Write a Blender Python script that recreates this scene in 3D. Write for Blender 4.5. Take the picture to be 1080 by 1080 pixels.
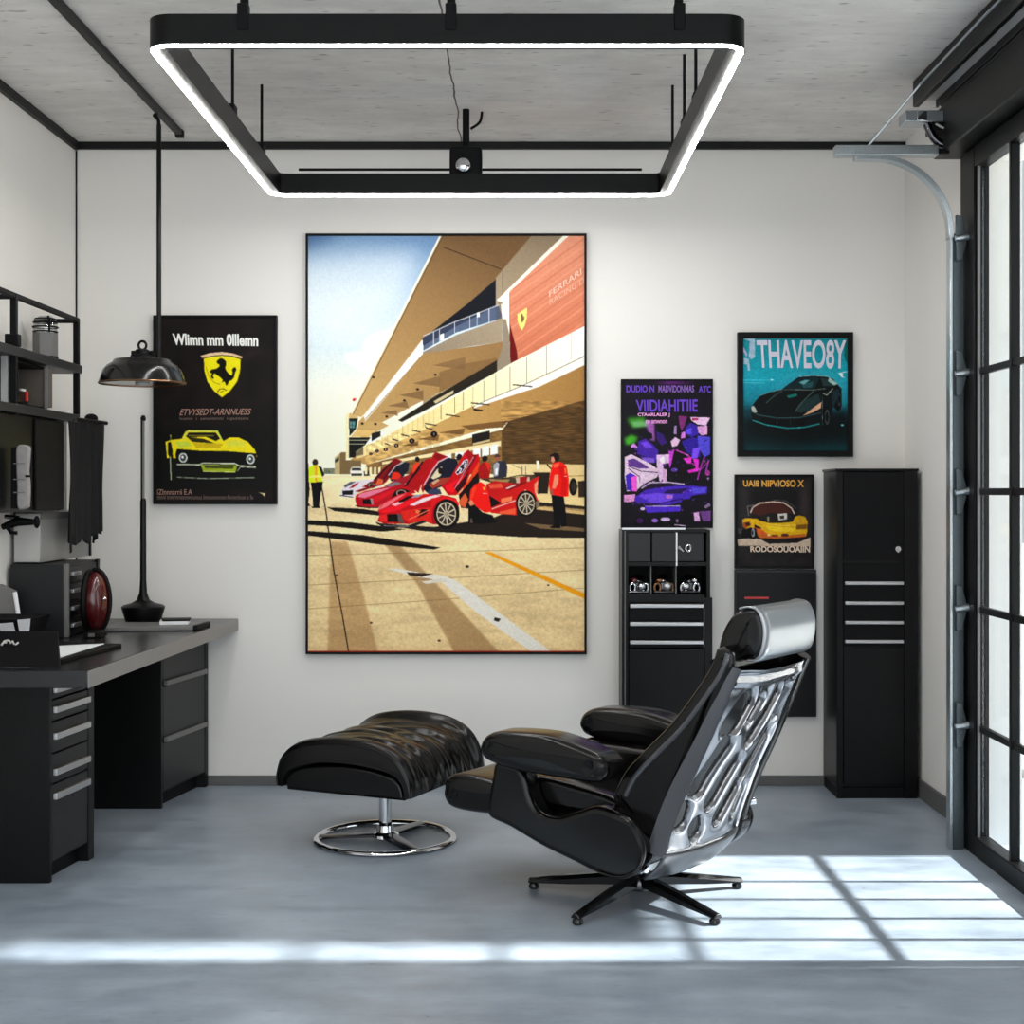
import bpy, bmesh, math, random
import numpy as np
from mathutils import Vector, Matrix, noise

for _o in list(bpy.data.objects):
    bpy.data.objects.remove(_o)
SC = bpy.context.scene
COL = SC.collection

# ------------------------------------------------------------------ camera, sky, sun, exposure
CAM_H, FPX, VX, VY = 1.4, 1500.0, 545.0, 520.0
cam_d = bpy.data.cameras.new('camera')
cam_d.sensor_fit = 'HORIZONTAL'
cam_d.sensor_width = 36.0
cam_d.lens = 36.0 * FPX / 1080.0
cam_d.shift_x = -(VX - 540) / 1080.0
cam_d.shift_y = -(540 - VY) / 1080.0
cam_d.clip_start = 0.05
cam = bpy.data.objects.new('camera', cam_d)
cam.location = (0, 0, CAM_H)
cam.rotation_euler = (math.radians(90), 0, 0)
COL.objects.link(cam)
SC.camera = cam

world = bpy.data.worlds.new('overcast_sky')
SC.world = world
world.use_nodes = True
wn, wl = world.node_tree.nodes, world.node_tree.links
wn.clear()
w_out = wn.new('ShaderNodeOutputWorld')
w_bg = wn.new('ShaderNodeBackground')
w_tc = wn.new('ShaderNodeTexCoord')
w_dot = wn.new('ShaderNodeVectorMath'); w_dot.operation = 'DOT_PRODUCT'
w_dot.inputs[1].default_value = (0.55, -0.82, 0.15)      # sky brightened towards the open front, added as fill for the room
w_map = wn.new('ShaderNodeMapRange')
w_map.inputs['From Min'].default_value = 0.15
w_map.inputs['From Max'].default_value = 0.95
w_map.inputs['To Min'].default_value = 0.70
w_map.inputs['To Max'].default_value = 2.3
w_map.interpolation_type = 'SMOOTHSTEP'
wl.new(w_tc.outputs['Generated'], w_dot.inputs[0])
wl.new(w_dot.outputs['Value'], w_map.inputs['Value'])
wl.new(w_map.outputs['Result'], w_bg.inputs['Strength'])
w_bg.inputs['Color'].default_value = (0.93, 0.97, 1.0, 1)
wl.new(w_bg.outputs['Background'], w_out.inputs['Surface'])

sun_d = bpy.data.lights.new('sun', 'SUN')
sun_d.energy = 19.0
sun_d.angle = math.radians(1.6)
sun_d.color = (1.0, 0.97, 0.93)
sun = bpy.data.objects.new('sun', sun_d)
sun.rotation_euler = Vector((-1.0, 0.0, -0.76)).to_track_quat('-Z', 'Y').to_euler()
sun.location = (6, 4.8, 6)
COL.objects.link(sun)

SC.view_settings.view_transform = 'Standard'
SC.view_settings.look = 'None'
SC.view_settings.gamma = 1.0
SC.view_settings.use_curve_mapping = False
SC.view_settings.exposure = 0.0
SC.cycles.max_bounces = 10
SC.cycles.diffuse_bounces = 6
SC.cycles.glossy_bounces = 5
SC.cycles.transparent_max_bounces = 12
SC.cycles.caustics_reflective = False
SC.cycles.caustics_refractive = False
SC.cycles.sample_clamp_indirect = 8.0
LED_STRENGTH = 90.0

# ------------------------------------------------------------------ helpers
def R(d): return math.radians(d)
def at(px, py, Y):
    "the point of the room at distance Y seen at a photo pixel"
    return ((px - VX) * Y / FPX, Y, CAM_H - (py - VY) * Y / FPX)
def onfloor(px, py, z=0.0):
    Y = (CAM_H - z) * FPX / (py - VY)
    return at(px, py, Y)
def lin(c):
    return tuple(((x / 12.92) if x <= 0.04045 else ((x + 0.055) / 1.055) ** 2.4) for x in c)
def hexc(h):
    h = h.lstrip('#')
    return lin(tuple(int(h[i:i + 2], 16) / 255 for i in (0, 2, 4)))

class MB:
    def __init__(s): s.v = []; s.f = []
    def add(s, vs, fs):
        k = len(s.v); s.v += [tuple(p) for p in vs]; s.f += [tuple(i + k for i in f) for f in fs]; return s
    def box(s, x0, x1, y0, y1, z0, z1):
        vs = [(x, y, z) for z in (z0, z1) for y in (y0, y1) for x in (x0, x1)]
        return s.add(vs, [(0, 2, 3, 1), (4, 5, 7, 6), (0, 1, 5, 4), (2, 6, 7, 3), (0, 4, 6, 2), (1, 3, 7, 5)])
    def rings(s, rs, closed=True, cap=True, loop=False):
        n = len(rs[0]); vs = [p for r in rs for p in r]; fs = []
        m = len(rs)
        for i in range(m if loop else m - 1):
            a, b = i * n, ((i + 1) % m) * n
            for j in range(n if closed else n - 1):
                k = (j + 1) % n
                fs.append((a + j, a + k, b + k, b + j))
        if cap and not loop and closed:
            fs.append(tuple(range(n - 1, -1, -1))); fs.append(tuple(range((m - 1) * n, m * n)))
        return s.add(vs, fs)
    def tube(s, pts, r, n=10, loop=False, flat=None):
        pts = [Vector(p) for p in pts]; m = len(pts); rs = []
        rad = r if isinstance(r, (list, tuple)) else [r] * m
        up = None
        for i, p in enumerate(pts):
            if loop: t = pts[(i + 1) % m] - pts[i - 1]
            else: t = pts[min(i + 1, m - 1)] - pts[max(i - 1, 0)]
            t.normalize()
            if up is None:
                up = Vector((0, 0, 1)) if abs(t.z) < 0.9 else Vector((1, 0, 0))
            a = t.cross(up)
            if a.length < 1e-6: a = t.orthogonal()
            a.normalize(); b = a.cross(t).normalized(); up = b
            q = flat or 1.0
            rs.append([p + a * (rad[i] * math.cos(2 * math.pi * k / n)) + b * (rad[i] * q * math.sin(2 * math.pi * k / n)) for k in range(n)])
        return s.rings(rs, True, True, loop)
    def lathe(s, prof, c=(0, 0, 0), n=40, cap=True):
        rs = [[(c[0] + r * math.cos(2 * math.pi * k / n), c[1] + r * math.sin(2 * math.pi * k / n), c[2] + z) for k in range(n)] for r, z in prof]
        return s.rings(rs, True, cap)
    def prism(s, poly, z0, z1):
        return s.rings([[(x, y, z0) for x, y in poly], [(x, y, z1) for x, y in poly]])
    def pillow(s, prof, y0, y1, r, steps=5, bulge=0.0):
        "a padded slab: outline in x-z, rounded over towards both side faces"
        P = [Vector((a, b)) for a, b in prof]; n = len(P)
        ar = sum(P[i].x * P[(i + 1) % n].y - P[(i + 1) % n].x * P[i].y for i in range(n))
        if ar < 0: P.reverse()
        N = []
        for i in range(n):
            t = P[(i + 1) % n] - P[i - 1]; t.normalize(); N.append(Vector((-t.y, t.x)))
        def ring(ins, y): return [(P[i].x + N[i].x * ins, y, P[i].y + N[i].y * ins) for i in range(n)]
        rs = []
        seq = []
        if bulge: seq.append((r * 2.2, -bulge))
        for k in range(steps + 1):
            t = math.pi / 2 * k / steps
            seq.append((r * (1 - math.sin(t)), r * (1 - math.cos(t))))
        for ins, dy in seq: rs.append(ring(ins, y0 + dy))
        for ins, dy in reversed(seq): rs.append(ring(ins, y1 - dy))
        return s.rings(rs)
    def ball(s, c, rx, ry, rz, nu=28, nv=16):
        rs = []
        for i in range(nv + 1):
            t = math.pi * (0.002 + 0.996 * i / nv)
            rs.append([(c[0] + rx * math.sin(t) * math.cos(2 * math.pi * k / nu), c[1] + ry * math.sin(t) * math.sin(2 * math.pi * k / nu), c[2] - rz * math.cos(t)) for k in range(nu)])
        return s.rings(rs)
    def grid(s, fn, nu, nv):
        vs = [fn(i / nu, j / nv) for j in range(nv + 1) for i in range(nu + 1)]
        fs = [(j * (nu + 1) + i, j * (nu + 1) + i + 1, (j + 1) * (nu + 1) + i + 1, (j + 1) * (nu + 1) + i) for j in range(nv) for i in range(nu)]
        return s.add(vs, fs)
    def build(s, name, mat, parent=None, local=False, bevel=0.0, smooth=40, solid=0.0, sub=0):
        off = Vector(ROOT.get(parent.name, (0, 0, 0))) if (parent and not local) else Vector((0, 0, 0))
        me = bpy.data.meshes.new(name)
        me.from_pydata([(Vector(p) - off) for p in s.v], [], s.f)
        bm = bmesh.new(); bm.from_mesh(me); bmesh.ops.recalc_face_normals(bm, faces=bm.faces); bm.to_mesh(me); bm.free()
        me.materials.append(mat)
        o = bpy.data.objects.new(name, me); COL.objects.link(o)
        if parent: o.parent = parent; ROOT[o.name] = ROOT.get(parent.name, (0, 0, 0))
        if solid:
            m = o.modifiers.new('thickness', 'SOLIDIFY'); m.thickness = solid; m.offset = 0
        if bevel:
            m = o.modifiers.new('edges', 'BEVEL'); m.width = bevel; m.segments = 2; m.limit_method = 'ANGLE'; m.angle_limit = R(50)
        if sub:
            m = o.modifiers.new('smooth', 'SUBSURF'); m.levels = sub; m.render_levels = sub
        if smooth:
            me.polygons.foreach_set('use_smooth', [True] * len(me.polygons))
            me.set_sharp_from_angle(angle=R(smooth))
            for pg in me.polygons:
                if len(pg.vertices) > 8: pg.use_smooth = False
        return o
ROOT = {}

def tag(o, label, cat, group=None):
    o['label'] = label; o['category'] = cat
    if group: o['group'] = group
    return o
def thing(name, label, cat, loc=(0, 0, 0), rz=0.0, group=None):
    o = bpy.data.objects.new(name, None); o.empty_display_size = 0.1
    COL.objects.link(o); o.location = loc; o.rotation_euler = (0, 0, rz)
    ROOT[o.name] = tuple(loc)
    return tag(o, label, cat, group)
def struct(o, label=None):
    o['kind'] = 'structure'
    return o
def smooth_path(pts, n=8, closed=False):
    "Catmull-Rom through points of any dimension"
    P = [Vector(p) for p in pts]; m = len(P); out = []
    for i in range(m if closed else m - 1):
        if closed: a, b, c, d = P[i - 1], P[i], P[(i + 1) % m], P[(i + 2) % m]
        else: a, b, c, d = P[max(i - 1, 0)], P[i], P[i + 1], P[min(i + 2, m - 1)]
        for k in range(n):
            t = k / n
            out.append(0.5 * ((2 * b) + (c - a) * t + (2 * a - 5 * b + 4 * c - d) * t * t + (3 * b - a - 3 * c + d) * t ** 3))
    if not closed: out.append(P[-1])
    return out

# ------------------------------------------------------------------ materials
def mat(name, col, rough=0.5, metal=0.0, coat=0.0, spec=0.5, vary=0.0, scale=8.0, bump=0.0, bscale=60.0, emit=None, stretch=(1, 1, 1), rvary=0.0):
    m = bpy.data.materials.new(name); m.use_nodes = True
    nt = m.node_tree; b = nt.nodes['Principled BSDF']
    c = hexc(col) if isinstance(col, str) else col
    b.inputs['Base Color'].default_value = (*c, 1)
    b.inputs['Roughness'].default_value = rough
    b.inputs['Metallic'].default_value = metal
    b.inputs['Coat Weight'].default_value = coat
    b.inputs['Coat Roughness'].default_value = 0.08
    b.inputs['Specular IOR Level'].default_value = spec
    if emit:
        b.inputs['Emission Color'].default_value = (*emit[0], 1); b.inputs['Emission Strength'].default_value = emit[1]
    tc = nt.nodes.new('ShaderNodeTexCoord'); mp = nt.nodes.new('ShaderNodeMapping')
    mp.inputs['Scale'].default_value = stretch
    nt.links.new(tc.outputs['Object'], mp.inputs['Vector'])
    nz = nt.nodes.new('ShaderNodeTexNoise'); nz.inputs['Scale'].default_value = scale; nz.inputs['Detail'].default_value = 6
    nt.links.new(mp.outputs['Vector'], nz.inputs['Vector'])
    if vary:
        mx = nt.nodes.new('ShaderNodeMix'); mx.data_type = 'RGBA'
        mx.inputs['A'].default_value = (*[max(0, x * (1 - vary)) for x in c], 1)
        mx.inputs['B'].default_value = (*[min(1, x * (1 + vary)) for x in c], 1)
        nt.links.new(nz.outputs['Fac'], mx.inputs['Factor']); nt.links.new(mx.outputs['Result'], b.inputs['Base Color'])
    if rvary:
        mr = nt.nodes.new('ShaderNodeMapRange')
        mr.inputs['From Min'].default_value = 0.3; mr.inputs['From Max'].default_value = 0.7
        mr.inputs['To Min'].default_value = max(0.02, rough - rvary); mr.inputs['To Max'].default_value = rough + rvary
        nt.links.new(nz.outputs['Fac'], mr.inputs['Value']); nt.links.new(mr.outputs['Result'], b.inputs['Roughness'])
    if bump:
        n2 = nt.nodes.new('ShaderNodeTexNoise'); n2.inputs['Scale'].default_value = bscale; n2.inputs['Detail'].default_value = 4
        nt.links.new(mp.outputs['Vector'], n2.inputs['Vector'])
        bp = nt.nodes.new('ShaderNodeBump'); bp.inputs['Strength'].default_value = bump; bp.inputs['Distance'].default_value = 0.004
        nt.links.new(n2.outputs['Fac'], bp.inputs['Height']); nt.links.new(bp.outputs['Normal'], b.inputs['Normal'])
    return m

def concrete(name, c1, c2, rough, streak, joints=False, bump=0.25, rlo=0.3, pits=0.45):
    "cast concrete: large clouds, fine grain and trowel or board streaks"
    m = bpy.data.materials.new(name); m.use_nodes = True
    nt = m.node_tree; b = nt.nodes['Principled BSDF']; N = nt.nodes.new; L = nt.links.new
    geo = N('ShaderNodeNewGeometry')
    mp = N('ShaderNodeMapping'); mp.inputs['Scale'].default_value = streak; L(geo.outputs['Position'], mp.inputs['Vector'])
    n1 = N('ShaderNodeTexNoise'); n1.inputs['Scale'].default_value = 1.1; n1.inputs['Detail'].default_value = 8; n1.inputs['Roughness'].default_value = 0.6
    L(geo.outputs['Position'], n1.inputs['Vector'])
    n2 = N('ShaderNodeTexNoise'); n2.inputs['Scale'].default_value = 5; n2.inputs['Detail'].default_value = 9; n2.inputs['Roughness'].default_value = 0.7
    L(mp.outputs['Vector'], n2.inputs['Vector'])
    add = N('ShaderNodeMath'); add.operation = 'MULTIPLY_ADD'; add.inputs[1].default_value = 0.55
    L(n1.outputs['Fac'], add.inputs[0])
    sc = N('ShaderNodeMath'); sc.operation = 'MULTIPLY'; sc.inputs[1].default_value = 0.45; L(n2.outputs['Fac'], sc.inputs[0]); L(sc.outputs[0], add.inputs[2])
    cr = N('ShaderNodeValToRGB'); cr.color_ramp.elements[0].position = 0.36; cr.color_ramp.elements[1].position = 0.66
    cr.color_ramp.elements[0].color = (*hexc(c1), 1); cr.color_ramp.elements[1].color = (*hexc(c2), 1)
    L(add.outputs[0], cr.inputs['Fac'])
    col = cr.outputs['Color']
    # small dark pits and short scratches
    vo = N('ShaderNodeTexNoise'); vo.inputs['Scale'].default_value = 14; vo.inputs['Detail'].default_value = 3
    L(mp.outputs['Vector'], vo.inputs['Vector'])
    pr = N('ShaderNodeValToRGB'); pr.color_ramp.elements[0].position = 0.27; pr.color_ramp.elements[1].position = 0.36
    pr.color_ramp.elements[0].color = (pits, pits, pits, 1); pr.color_ramp.elements[1].color = (1, 1, 1, 1)
    L(vo.outputs['Fac'], pr.inputs['Fac'])
    mu = N('ShaderNodeMix'); mu.data_type = 'RGBA'; mu.blend_type = 'MULTIPLY'; mu.inputs['Factor'].default_value = 1.0
    L(col, mu.inputs['A']); L(pr.outputs['Color'], mu.inputs['B']); col = mu.outputs['Result']
    if joints:
        wob = N('ShaderNodeTexNoise'); wob.inputs['Scale'].default_value = 3.0; L(geo.outputs['Position'], wob.inputs['Vector'])
        sx = N('ShaderNodeSeparateXYZ'); L(geo.outputs['Position'], sx.inputs[0])
        w2 = N('ShaderNodeMath'); w2.operation = 'MULTIPLY_ADD'; w2.inputs[1].default_value = 0.05; L(wob.outputs['Fac'], w2.inputs[0]); L(sx.outputs['X'], w2.inputs[2])
        d = N('ShaderNodeMath'); d.operation = 'ADD'; d.inputs[1].default_value = 0.24; L(w2.outputs[0], d.inputs[0])
        ab = N('ShaderNodeMath'); ab.operation = 'ABSOLUTE'; L(d.outputs[0], ab.inputs[0])
        lt = N('ShaderNodeMath'); lt.operation = 'LESS_THAN'; lt.inputs[1].default_value = 0.0035; L(ab.outputs[0], lt.inputs[0])
        mj = N('ShaderNodeMix'); mj.data_type = 'RGBA'; mj.inputs['B'].default_value = (*hexc('#5a5652'), 1)
        L(lt.outputs[0], mj.inputs['Factor']); L(col, mj.inputs['A']); col = mj.outputs['Result']
    L(col, b.inputs['Base Color'])
    mr = N('ShaderNodeMapRange'); mr.inputs['From Min'].default_value = 0.3; mr.inputs['From Max'].default_value = 0.7
    mr.inputs['To Min'].default_value = rlo; mr.inputs['To Max'].default_value = rough
    L(n2.outputs['Fac'], mr.inputs['Value']); L(mr.outputs['Result'], b.inputs['Roughness'])
    bp = N('ShaderNodeBump'); bp.inputs['Strength'].default_value = bump; bp.inputs['Distance'].default_value = 0.006
    L(n2.outputs['Fac'], bp.inputs['Height']); L(bp.outputs['Normal'], b.inputs['Normal'])
    return m

M = {}
M['floor'] = concrete('polished_concrete', '#75808c', '#a8b3bf', 0.5, (0.7, 1.6, 1), bump=0.10, rlo=0.26, pits=0.85)
M['ceiling'] = concrete('board_marked_concrete', '#c4c0bc', '#ebe8e3', 0.9, (0.8, 2.6, 1), joints=True, bump=0.35, rlo=0.7, pits=0.5)
M['wall'] = mat('white_plaster', '#e9e6e1', 0.85, vary=0.025, scale=1.3, bump=0.05, bscale=90)
M['base'] = mat('grey_skirting', '#5d5c5b', 0.6)
M['blacktrim'] = mat('black_trim', '#0e0e0e', 0.5, spec=0.3)
M['black'] = mat('black_powder_coat', '#0a0a0b', 0.36, vary=0.1, scale=20, spec=0.22)
M['blackmatt'] = mat('black_matt', '#08080a', 0.55, spec=0.16)
M['char'] = mat('charcoal_laminate', '#1d1e20', 0.42, vary=0.06, scale=10, spec=0.35)
M['desk'] = mat('dark_desk_top', '#1c1d1f', 0.25, vary=0.08, scale=6, spec=0.4)
M['deskedge'] = mat('grey_desk_edge', '#868380', 0.5, vary=0.08, scale=12)
M['alu'] = mat('brushed_aluminium', '#c9cacc', 0.32, metal=0.85, vary=0.05, scale=30, stretch=(1, 20, 20))
M['galv'] = mat('galvanised_steel', '#b4bbbe', 0.32, metal=0.9, vary=0.2, scale=140)
M['galvdark'] = mat('dull_galvanised_steel', '#596164', 0.42, metal=0.8, vary=0.12, scale=90)
M['chrome'] = mat('chrome', '#d9dadd', 0.06, metal=1.0)
M['darkchrome'] = mat('black_chrome', '#5a5a5e', 0.14, metal=1.0)
M['leather'] = mat('black_leather', '#070606', 0.2, bump=0.03, bscale=140, spec=0.34)
M['leather2'] = mat('soft_black_leather', '#070606', 0.22, bump=0.03, bscale=140, spec=0.36)
M['greyleather'] = mat('silver_grey_leather', '#a6a9ad', 0.3, metal=0.85, vary=0.05, scale=5)
M['greysatin'] = mat('grey_satin_shell', '#636467', 0.3, metal=0.7)
M['shell'] = mat('polished_shell', '#9a9a9d', 0.16, metal=1.0)
M['led'] = mat('lit_led_diffuser', '#ffffff', 0.5, emit=((1.0, 0.985, 0.955), LED_STRENGTH))
M['paper'] = mat('white_paper', '#e6e8ea', 0.8)
M['steel'] = mat('grey_steel_sheet', '#8d8d8b', 0.4, metal=0.3, vary=0.05, scale=6)
M['grey'] = mat('mid_grey_plastic', '#6b6a69', 0.5)
M['lightgrey'] = mat('light_grey_plastic', '#b9b7b4', 0.5)
M['red'] = mat('dark_red_lacquer', '#4a0d10', 0.18, coat=0.6)
M['brightred'] = mat('red_plastic', '#c5302a', 0.4)
M['cloth'] = mat('black_cloth', '#0b0b0c', 0.9, bump=0.3, bscale=200)
M['brownwood'] = mat('dark_brown_wood', '#57504a', 0.5, vary=0.2, scale=9, stretch=(1, 1, 0.1))
M['gloss_black'] = mat('glossy_black_enamel', '#0b0b0c', 0.18, spec=0.5)
M['copper'] = mat('copper_rim', '#8a664a', 0.3, metal=1.0)
M['ext'] = mat('pale_exterior_paving', '#c9c8c5', 0.9, vary=0.08, scale=3)
M['blocker'] = mat('pale_blocker', '#d9d8d5', 0.9, vary=0.04, scale=2)  # for the added sun-blocking slab outside the door
M['doorblack'] = mat('black_door_frame', '#070708', 0.42, spec=0.2)

def glass_mat(name, tint, gloss=0.10, frost=0.0):
    m = bpy.data.materials.new(name); m.use_nodes = True
    nt = m.node_tree; nt.nodes.remove(nt.nodes['Principled BSDF'])
    out = nt.nodes['Material Output']
    tr = nt.nodes.new('ShaderNodeBsdfTransparent'); tr.inputs['Color'].default_value = (*tint, 1)
    gl = nt.nodes.new('ShaderNodeBsdfGlossy'); gl.inputs['Roughness'].default_value = 0.08
    mx = nt.nodes.new('ShaderNodeMixShader'); mx.inputs[0].default_value = gloss
    nt.links.new(tr.outputs[0], mx.inputs[1]); nt.links.new(gl.outputs[0], mx.inputs[2])
    res = mx.outputs[0]
    if frost:
        tl = nt.nodes.new('ShaderNodeBsdfTranslucent'); tl.inputs['Color'].default_value = (0.9, 0.93, 0.95, 1)
        m2 = nt.nodes.new('ShaderNodeMixShader'); m2.inputs[0].default_value = frost
        nt.links.new(res, m2.inputs[1]); nt.links.new(tl.outputs[0], m2.inputs[2]); res = m2.outputs[0]
    nt.links.new(res, out.inputs['Surface'])
    return m
M['glass'] = glass_mat('door_glass', (0.95, 0.98, 0.99), 0.07)
M['clear'] = glass_mat('clear_glass', (0.8, 0.82, 0.83), 0.2)

# ------------------------------------------------------------------ the room
D, H, XL, XR = 6.82, 3.08, -2.114, 1.86
Y_OPEN = 2.0
DY0, DY1, DZ = 4.20, 5.655, 2.72            # the glazed door opening in the right wall
b = MB().box(XL - 0.15, 2.6, 0.6, D + 0.15, -0.12, 0.0)
struct(b.build('floor', M['floor'], smooth=0))
b = MB().box(XL - 0.15, XR + 0.15, Y_OPEN, D + 0.15, H, H + 0.15)
struct(b.build('ceiling', M['ceiling'], smooth=0))
b = MB().box(XL - 0.15, XR + 0.15, D, D + 0.15, 0, H)
struct(b.build('wall_back', M['wall'], smooth=0))
b = MB().box(XL - 0.15, XL, Y_OPEN, D, 0, H)
struct(b.build('wall_left', M['wall'], smooth=0))
b = MB().box(XR, XR + 0.15, DY1, D, 0, H).box(XR, XR + 0.15, Y_OPEN, DY0, 0, H).box(XR, XR + 0.15, DY0, DY1, DZ, H)
struct(b.build('wall_right', M['wall'], smooth=0))
struct(MB().box(-1.48, XR, D - 0.014, D, 0, 0.047).build('baseboard_back', M['base'], bevel=0.003))
struct(MB().box(XR - 0.014, XR, DY1 + 0.02, D - 0.014, 0, 0.085).build('baseboard_right', M['base'], bevel=0.003))
struct(MB().box(XL, XR, D - 0.02, D, H - 0.034, H).build('trim_1', M['blacktrim']))
struct(MB().box(XL, XL + 0.02, Y_OPEN, D - 0.02, H - 0.04, H).build('trim_2', M['blacktrim']))
struct(MB().box(XL + 0.001, XL + 0.007, D - 0.008, D - 0.001, 0.8, H - 0.04).build('trim_3', M['blacktrim']))
# outside the door: a paved apron and an added, unseen slab that blocks part of the sun
struct(MB().box(XR + 0.15 + 0.6, 30, -8, 40, -0.3, -0.02).build('ground_outside', M['ext'], smooth=0))
struct(MB().box(3.4, 3.6, 4.41, 9.2, 2.38, 5.2).build('sun_blocker', M['blocker'], smooth=0))

# ------------------------------------------------------------------ glazed door (right wall)
door = thing('door_1', 'black steel glazed garage door with a grid of panes in the right wall', 'door', (1.79, 4.93, 0))
del door['category']; del door['label']; door['kind'] = 'structure'
fx0, fx1 = 1.765, 1.825
fr = MB()
fr.box(fx0, fx1, 5.49, 5.66, 0, 2.74).box(fx0, fx1, DY0 + 0.002, 4.26, 0, 2.74)
fr.box(fx0, fx1, 4.26, 5.49, 0, 0.075).box(fx0, fx1, 4.26, 5.49, 2.66, 2.74)
fr.build('door_frame', M['doorblack'], door, bevel=0.004)
for yy in (5.125, 4.90, 4.68, 4.46):
    MB().box(fx0 + 0.012, fx1 - 0.014, yy - 0.012, yy + 0.012, 0.075, 2.66).build('mullion', M['doorblack'], door, bevel=0.003)
for zz in (0.49, 0.95, 1.405, 1.87):
    MB().box(fx0 + 0.018, fx1 - 0.020, 4.26, 5.49, zz - 0.013, zz + 0.013).build('glazing_bar', M['doorblack'], door, bevel=0.003)
MB().box(fx0 + 0.01, fx0 + 0.02, 5.474, 5.482, 0.075, 2.66).build('stile_bead', M['grey'], door)
MB().box(1.797, 1.803, 4.262, 5.488, 0.078, 2.658).build('glass_pane', M['glass'], door)
# lintel beams over the door
struct(MB().box(1.68, 1.858, 3.0, 5.74, 2.745, 2.93).build('trim_4', M['doorblack'], bevel=0.006))
struct(MB().box(1.702, 1.858, 3.0, 5.72, 2.95, 3.078).build('trim_5', M['blacktrim'], bevel=0.006))

# ------------------------------------------------------------------ overhead door gear
t = thing('blind_cassette', 'long black ceiling rail with a pale inner strip above the glazed door', 'rail', (1.66, 4.4, 3.0))
MB().box(1.615, 1.640, 3.0, 5.80, 2.972, 3.078).build('rail', M['doorblack'], t, bevel=0.004)
MB().box(1.6405, 1.690, 3.0, 5.74, 2.985, 3.000).build('pale_strip', M['lightgrey'], t)
MB().box(1.6905, 1.7010, 3.0, 5.74, 2.955, 3.01).build('lower_rail', M['doorblack'], t, bevel=0.003)

t = thing('door_operator', 'silver ridged bracket box under the far end of the black ceiling rail', 'bracket', (1.6, 5.66, 2.90))
o_ = MB().box(1.53, 1.70, 5.60, 5.70, 2.862, 2.908); o_.build('bracket_body', M['galv'], t, bevel=0.004)
MB().box(1.575, 1.615, 5.594, 5.60, 2.866, 2.904).build('lip', M['chrome'], t, bevel=0.002)
MB().box(1.64, 1.70, 5.60, 5.71, 2.83, 2.861).build('end_block', M['blackmatt'], t, bevel=0.003)
MB().tube(smooth_path([(1.62, 5.62, 2.86), (1.65, 5.62, 2.80), (1.70, 5.62, 2.772), (1.76, 5.62, 2.772)], 6), 0.016, 10).build('curved_arm', M['darkchrome'], t)
MB().tube(smooth_path([(1.65, 5.60, 2.855), (1.70, 5.60, 2.83), (1.77, 5.60, 2.825)], 6), 0.005, 8).build('cable', M['lightgrey'], t)

t = thing('door_track', 'galvanised vertical door track curving to a horizontal bar beside the glazed door', 'track', (1.7, 5.62, 0))
YT = 5.60
MB().box(1.712, 1.758, YT - 0.012, YT + 0.03, 0.0, 2.42).build('vertical_channel', M['galvdark'], t, bevel=0.003)
MB().box(1.700, 1.7115, YT - 0.02, YT + 0.03, 0.0, 2.42).build('bright_flange', M['galv'], t, bevel=0.002)
c = []
for k in range(17):
    a = R(90 * k / 16)
    c.append((1.707 - 0.30 * (1 - math.cos(a)), 2.42 + 0.30 * math.sin(a)))
c = [(1.707, 2.40)] + c + [(1.33, 2.72)]
rs = []
for i, (x, z) in enumerate(c):
    x2, z2 = c[min(i + 1, len(c) - 1)]; x1, z1 = c[max(i - 1, 0)]
    tx, tz = x2 - x1, z2 - z1; l = math.hypot(tx, tz); nx, nz = -tz / l * 0.010, tx / l * 0.010
    rs.append([(x + nx, YT - 0.018, z + nz), (x - nx, YT - 0.018, z - nz), (x - nx, YT + 0.03, z - nz), (x + nx, YT + 0.03, z + nz)])
MB().rings(rs).build('curved_track', M['galv'], t, bevel=0.002)
hb = MB().box(1.25, 1.655, YT - 0.025, YT + 0.03, 2.725, 2.765)
hb.build('horizontal_bar', M['galv'], t, bevel=0.003)
for k in range(22):
    x = 1.265 + k * 0.0178
    if k < 22: MB().box(x, x + 0.008, YT - 0.0275, YT - 0.024, 2.737, 2.753).build('slot', M['galv'], t, smooth=0)
MB().box(1.656, 1.70, YT - 0.01, YT + 0.02, 2.735, 2.755).build('bar_end', M['blackmatt'], t)
MB().tube([(1.383, YT, 2.766), (1.56, YT - 0.1, 2.98), (1.598, 4.9, 3.03), (1.60, 3.1, 3.03)], 0.005, 8).build('stay_rod', M['galv'], t)
for zz in (2.40, 1.87, 1.405, 0.95, 0.49):
    hh = t
    pl = MB()
    prof = [(1.722, zz - 0.09), (1.745, zz - 0.085), (1.762, zz - 0.02), (1.762, zz + 0.02), (1.745, zz + 0.085), (1.722, zz + 0.09)]
    pl.rings([[(x, YT - 0.030, z) for x, z in prof], [(x, YT - 0.013, z) for x, z in prof]])
    br = pl.build('hinge_plate', M['galvdark'], t, bevel=0.002)
    MB().tube([(1.715, YT - 0.038, zz - 0.004), (1.775, YT - 0.038, zz + 0.004)], [0.011, 0.016], 12).build('roller_pin', M['galv'], br)

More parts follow.
